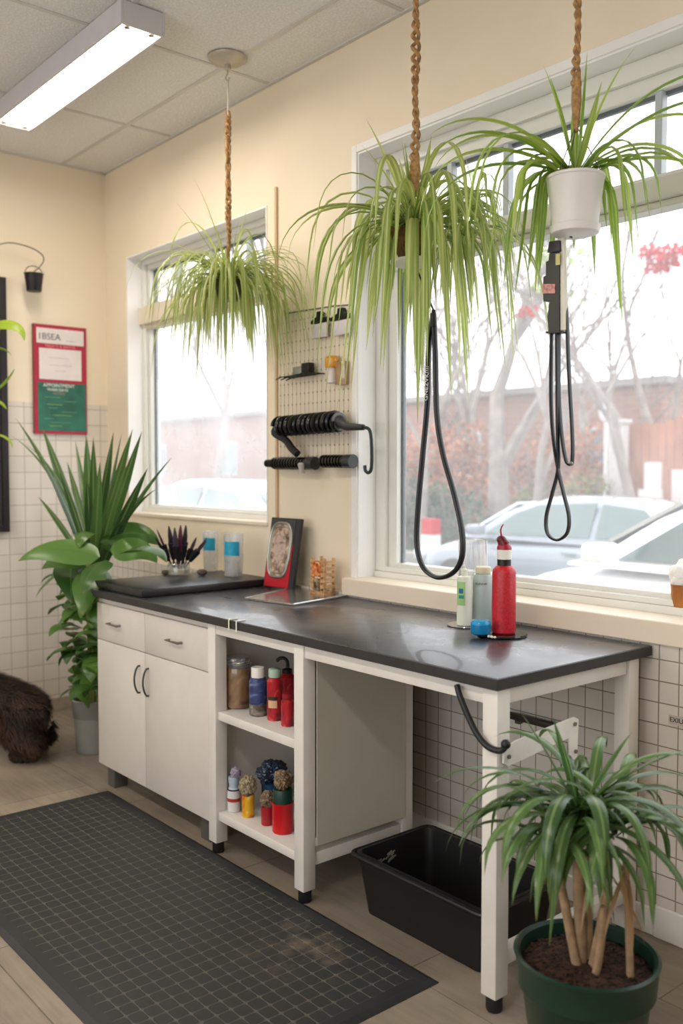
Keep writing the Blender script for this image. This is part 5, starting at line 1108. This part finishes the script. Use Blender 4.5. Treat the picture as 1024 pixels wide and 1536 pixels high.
def fol(m, c, rx, ry, rz, n, s, seed):
    rs = random.Random(seed)
    for i in range(n):
        d = Vector((rs.gauss(0, 1), rs.gauss(0, 1), rs.gauss(0, 1))).normalized()*(rs.random()**.3); p = Vector(c)+Vector((d.x*rx, d.y*ry, abs(d.z)*rz)); a = Vector((rs.uniform(-1, 1), rs.uniform(-1, 1), rs.uniform(-1, 1))).normalized(); b_ = a.cross(Vector((rs.uniform(-1, 1), rs.uniform(-1, 1), rs.uniform(-1, 1)))).normalized(); k = s*rs.uniform(.5, 1.2)
        m.add([p-a*k*.5, p+b_*k*.28, p+a*k*.5, p-b_*k*.28], [(0, 1, 2, 3)])
RUS = M('russet_leaves', '#a8745a', .8, var=.4, scale=.8); GRN = M('hedge_leaves', '#3f5c3c', .8, var=.35, scale=1.2); OLV = M('olive_leaves', '#6f7440', .8, var=.35, scale=1.2); TW = M('grey_bark', '#8a817a', .9, var=.2, scale=4)
def shrub(x, y, rx, rz, n, mat, label, s=.16, seed=1, name='shrub'):
    t = thing(name, (x, y, GZ), label, 'shrub'); m = MB(); fol(m, (x, y, GZ+.05), rx, rx*.6, rz, n, s, seed); m.build('foliage', mat, t, smooth=False)
    m = MB(); rs = random.Random(seed)
    for i in range(14):
        a = rs.uniform(0, 6.28); m.tube([V(x, y, GZ), V(x+math.cos(a)*rx*.3, y+math.sin(a)*rx*.2, GZ+rz*.5), V(x+math.cos(a)*rx*.75, y+math.sin(a)*rx*.4, GZ+rz*rs.uniform(.7, 1))], [.04, .025, .008], 5)
    m.build('stems', TW, t)
shrub(P(650, 600, Y=17).x, 17, 1.9, 2.9, 2600, RUS, 'big russet shrub outside the left part of the large window', seed=1, name='russet_shrub')
shrub(P(705, 600, Y=18).x-.4, 18.5, 1.8, 3.0, 2600, RUS, 'russet shrub outside behind the pale tree trunk', seed=2, name='russet_shrub')
shrub(P(815, 620, Y=16.5).x, 16.5, 1.8, 2.6, 2600, RUS, 'russet shrub outside just right of the pale trunk', seed=3, name='russet_shrub')
shrub(P(910, 620, Y=17.5).x, 17.5, 1.7, 2.8, 2200, RUS, 'russet shrub outside left of the timber fence', seed=4, name='russet_shrub')
shrub(P(622, 705, Y=13.8).x, 13.8, 1.2, 1.75, 1800, GRN, 'low dark green hedge outside at the left of the large window', .12, 5, 'green_hedge')
shrub(P(672, 715, Y=13.6).x, 13.6, 1.2, 1.5, 1800, GRN, 'low green hedge outside behind the windscreen of the silver car', .12, 6, 'green_hedge')
shrub(P(815, 690, Y=13.9).x, 13.9, .95, 1.5, 1500, OLV, 'olive shrub outside above the roof of the silver car', .12, 7, 'olive_shrub')
shrub(P(880, 680, Y=14.1).x, 14.1, .75, 1.75, 1300, OLV, 'olive shrub outside above the rear of the silver car', .12, 8, 'olive_shrub')
# timber fence at the right
fx0, fx1 = P(938, 700, Y=15).x, 6.0; t = thing('timber_fence', ((fx0+fx1)/2, 15, GZ), 'tall reddish timber fence outside at the right of the large window', 'fence')
m = MB(); x = fx0; rs = random.Random(4)
while x < fx1: m.box((x, 15, GZ), (x+.14, 15.03, 2.35+rs.uniform(-.03, .12))); x += .165
m.build('boards', M('red_cedar', '#a06e58', .8, var=.3, scale=1.2), t, smooth=False); m = MB()
for z in (.4, 1.9): m.box((fx0, 15.03, z), (fx1, 15.08, z+.1))
m.build('rails', M('red_cedar', '#93553f', .8), t, smooth=False)
for (x, y, w_, h, Y, l, lit) in ((907, 617, .10, .22, 14.8, 'white oval lamp glowing pale outside above the fence end', 1), (979, 716, .16, .26, 14.4, 'white notice sheet outside on the timber fence', 0), (1019, 735, .14, .34, 14.4, 'second white notice outside at the right picture edge', 0), (975, 750, .22, .18, 14.0, 'white box outside beneath the first notice', 0)):
    c = P(x, y, Y=Y); t = thing('outdoor_sign' if not lit else 'wall_lantern', (c.x, Y, GZ), l, 'sign' if not lit else 'lantern')
    if lit: MB().ball(c, .2, 3, (.55, .5, 1.0)).build('globe', M('white_globe', '#eceef2', .4), t); MB().tube([(c.x, Y+.05, GZ), (c.x, Y+.05, c.z-.2)], .04, 8).build('post', WHITE, t)
    else:
        MB().box((c.x-w_, Y-.02, c.z-h), (c.x+w_, Y+.02, c.z+h)).build('panel', M('weathered_white', '#c9c2be', .6), t, smooth=False); MB().box((c.x-.04, Y+.021, GZ), (c.x+.04, Y+.09, c.z+h)).build('post', TW, t, smooth=False)
q = P(928, 640, Y=14.6); t = thing('concrete_post', (q.x, 14.6, GZ), 'pale upright column outside left of the timber fence', 'post'); MB().box((q.x-.14, 14.5, GZ), (q.x+.14, 14.7, 2.35)).build('shaft', M('pale_concrete', '#bdb8b4', .8), t, smooth=False); MB().box((q.x-.18, 14.46, 2.35), (q.x+.18, 14.74, 2.42)).build('cap', M('pale_concrete', '#bdb8b4', .8), t, smooth=False)
# bare trees
def tree(base, h, r, seed, label, mat=TW, depth=5, lean=(0, 0), spread=.55, red=None, first=.4, leaves=None):
    t = thing('bare_tree', base, label, 'tree'); rs = random.Random(seed); m = MB(); tips = []
    def grow(p, d, L_, r_, k):
        pts = [p]; q = p; dd = d
        for i in range(4): dd = (dd+Vector((rs.uniform(-.14, .14), rs.uniform(-.14, .14), rs.uniform(-.03, .10)))).normalized(); q = q+dd*L_/4; pts.append(q)
        m.tube(pts, [r_*(1-.11*i) for i in range(5)], 7 if k > 3 else 4, cap=False)
        if k == 0: tips.append(q); return
        for j in range(3 if k > 1 else 2):
            nd = (dd+Vector((rs.uniform(-1, 1), rs.uniform(-1, 1), rs.uniform(-.35, .7)))*spread*1.3).normalized(); grow(pts[rs.choice((2, 3, 4)) if j else 4], nd, L_*rs.uniform(.58, .82), r_*.55*rs.uniform(.8, 1.1), k-1)
    grow(Vector(base), Vector((lean[0], lean[1], 1)).normalized(), h*first, r, depth); m.build('branches', mat, t)
    if red:
        for c in red:
            mm_ = MB(); fol(mm_, Vector(c)-V(0, 0, .1), .22, .15, .22, 140, .10, seed); mm_.build('red_leaves', M('scarlet_leaves', '#c3202c', .6, var=.25, scale=8), t, smooth=False)
    if leaves:
        mm_ = MB()
        for i, c in enumerate(rs.sample(tips, min(len(tips), leaves[0]))): fol(mm_, c, leaves[2], leaves[2], leaves[2]*.6, leaves[1], .13, i)
        mm_.build('green_leaves', M('spring_leaves', '#8fa554', .7, var=.3, scale=5), t, smooth=False)
    return t
tree((P(750, 700, Y=14.5).x, 14.5, GZ), 8, .26, 3, 'bare tree with a thick pale trunk outside the middle of the large window', first=.42)
tree((P(690, 700, Y=19.5).x, 19.5, GZ), 8, .16, 8, 'bare thin tree outside left of the thick pale trunk', first=.38)
tree((P(793, 600, Y=13.2).x, 13.2, GZ), 6.4, .10, 5, 'slender bare tree outside with a scarlet leaf cluster left of the leash', first=.42, red=[P(792, 466, Y=13.2)])
tree((P(985, 700, Y=12.3).x-.2, 12.3, GZ), 7.5, .11, 12, 'bare tree outside at the right with red leaf clusters high up', first=.36, red=[P(975, 378, Y=12.3), P(1000, 392, Y=12.3), P(985, 400, Y=12.4), P(1010, 376, Y=12.2)], lean=(-.12, 0), leaves=(26, 16, .35))
tree((P(880, 700, Y=19.5).x, 19.5, GZ), 7, .13, 14, 'small bare tree outside above the russet shrubs on the right', first=.36)
tree((P(630, 700, Y=12.5).x, 12.5, GZ), 7, .09, 17, 'thin bare tree outside at the left jamb of the large window', first=.4, leaves=(30, 20, .35))
tree((P(345, 760, Y=10.8).x, 11.8, GZ), 8.5, .2, 21, 'leaning bare tree outside the small left window', first=.45, lean=(.35, 0))
tree((P(280, 760, Y=15).x, 16, GZ), 9, .2, 25, 'bare tree far outside the small left window', first=.4, leaves=(40, 24, .5))
tree((-1.0, 15.5, GZ), 8, .15, 31, 'bare tree outside beyond the right picture edge', first=.4, leaves=(24, 16, .35))
tree((P(665, 700, Y=19.3).x, 19.0, GZ), 9, .2, 41, 'dense bare tree outside above the russet shrubs at the left', depth=6, first=.34)
tree((P(730, 700, Y=20).x, 19.6, GZ), 10, .2, 43, 'tall bare tree outside behind the thick pale trunk', depth=6, first=.34)
tree((P(1040, 700, Y=18).x, 17, GZ), 9, .14, 47, 'thin bare tree outside behind the timber fence', depth=5, first=.34)
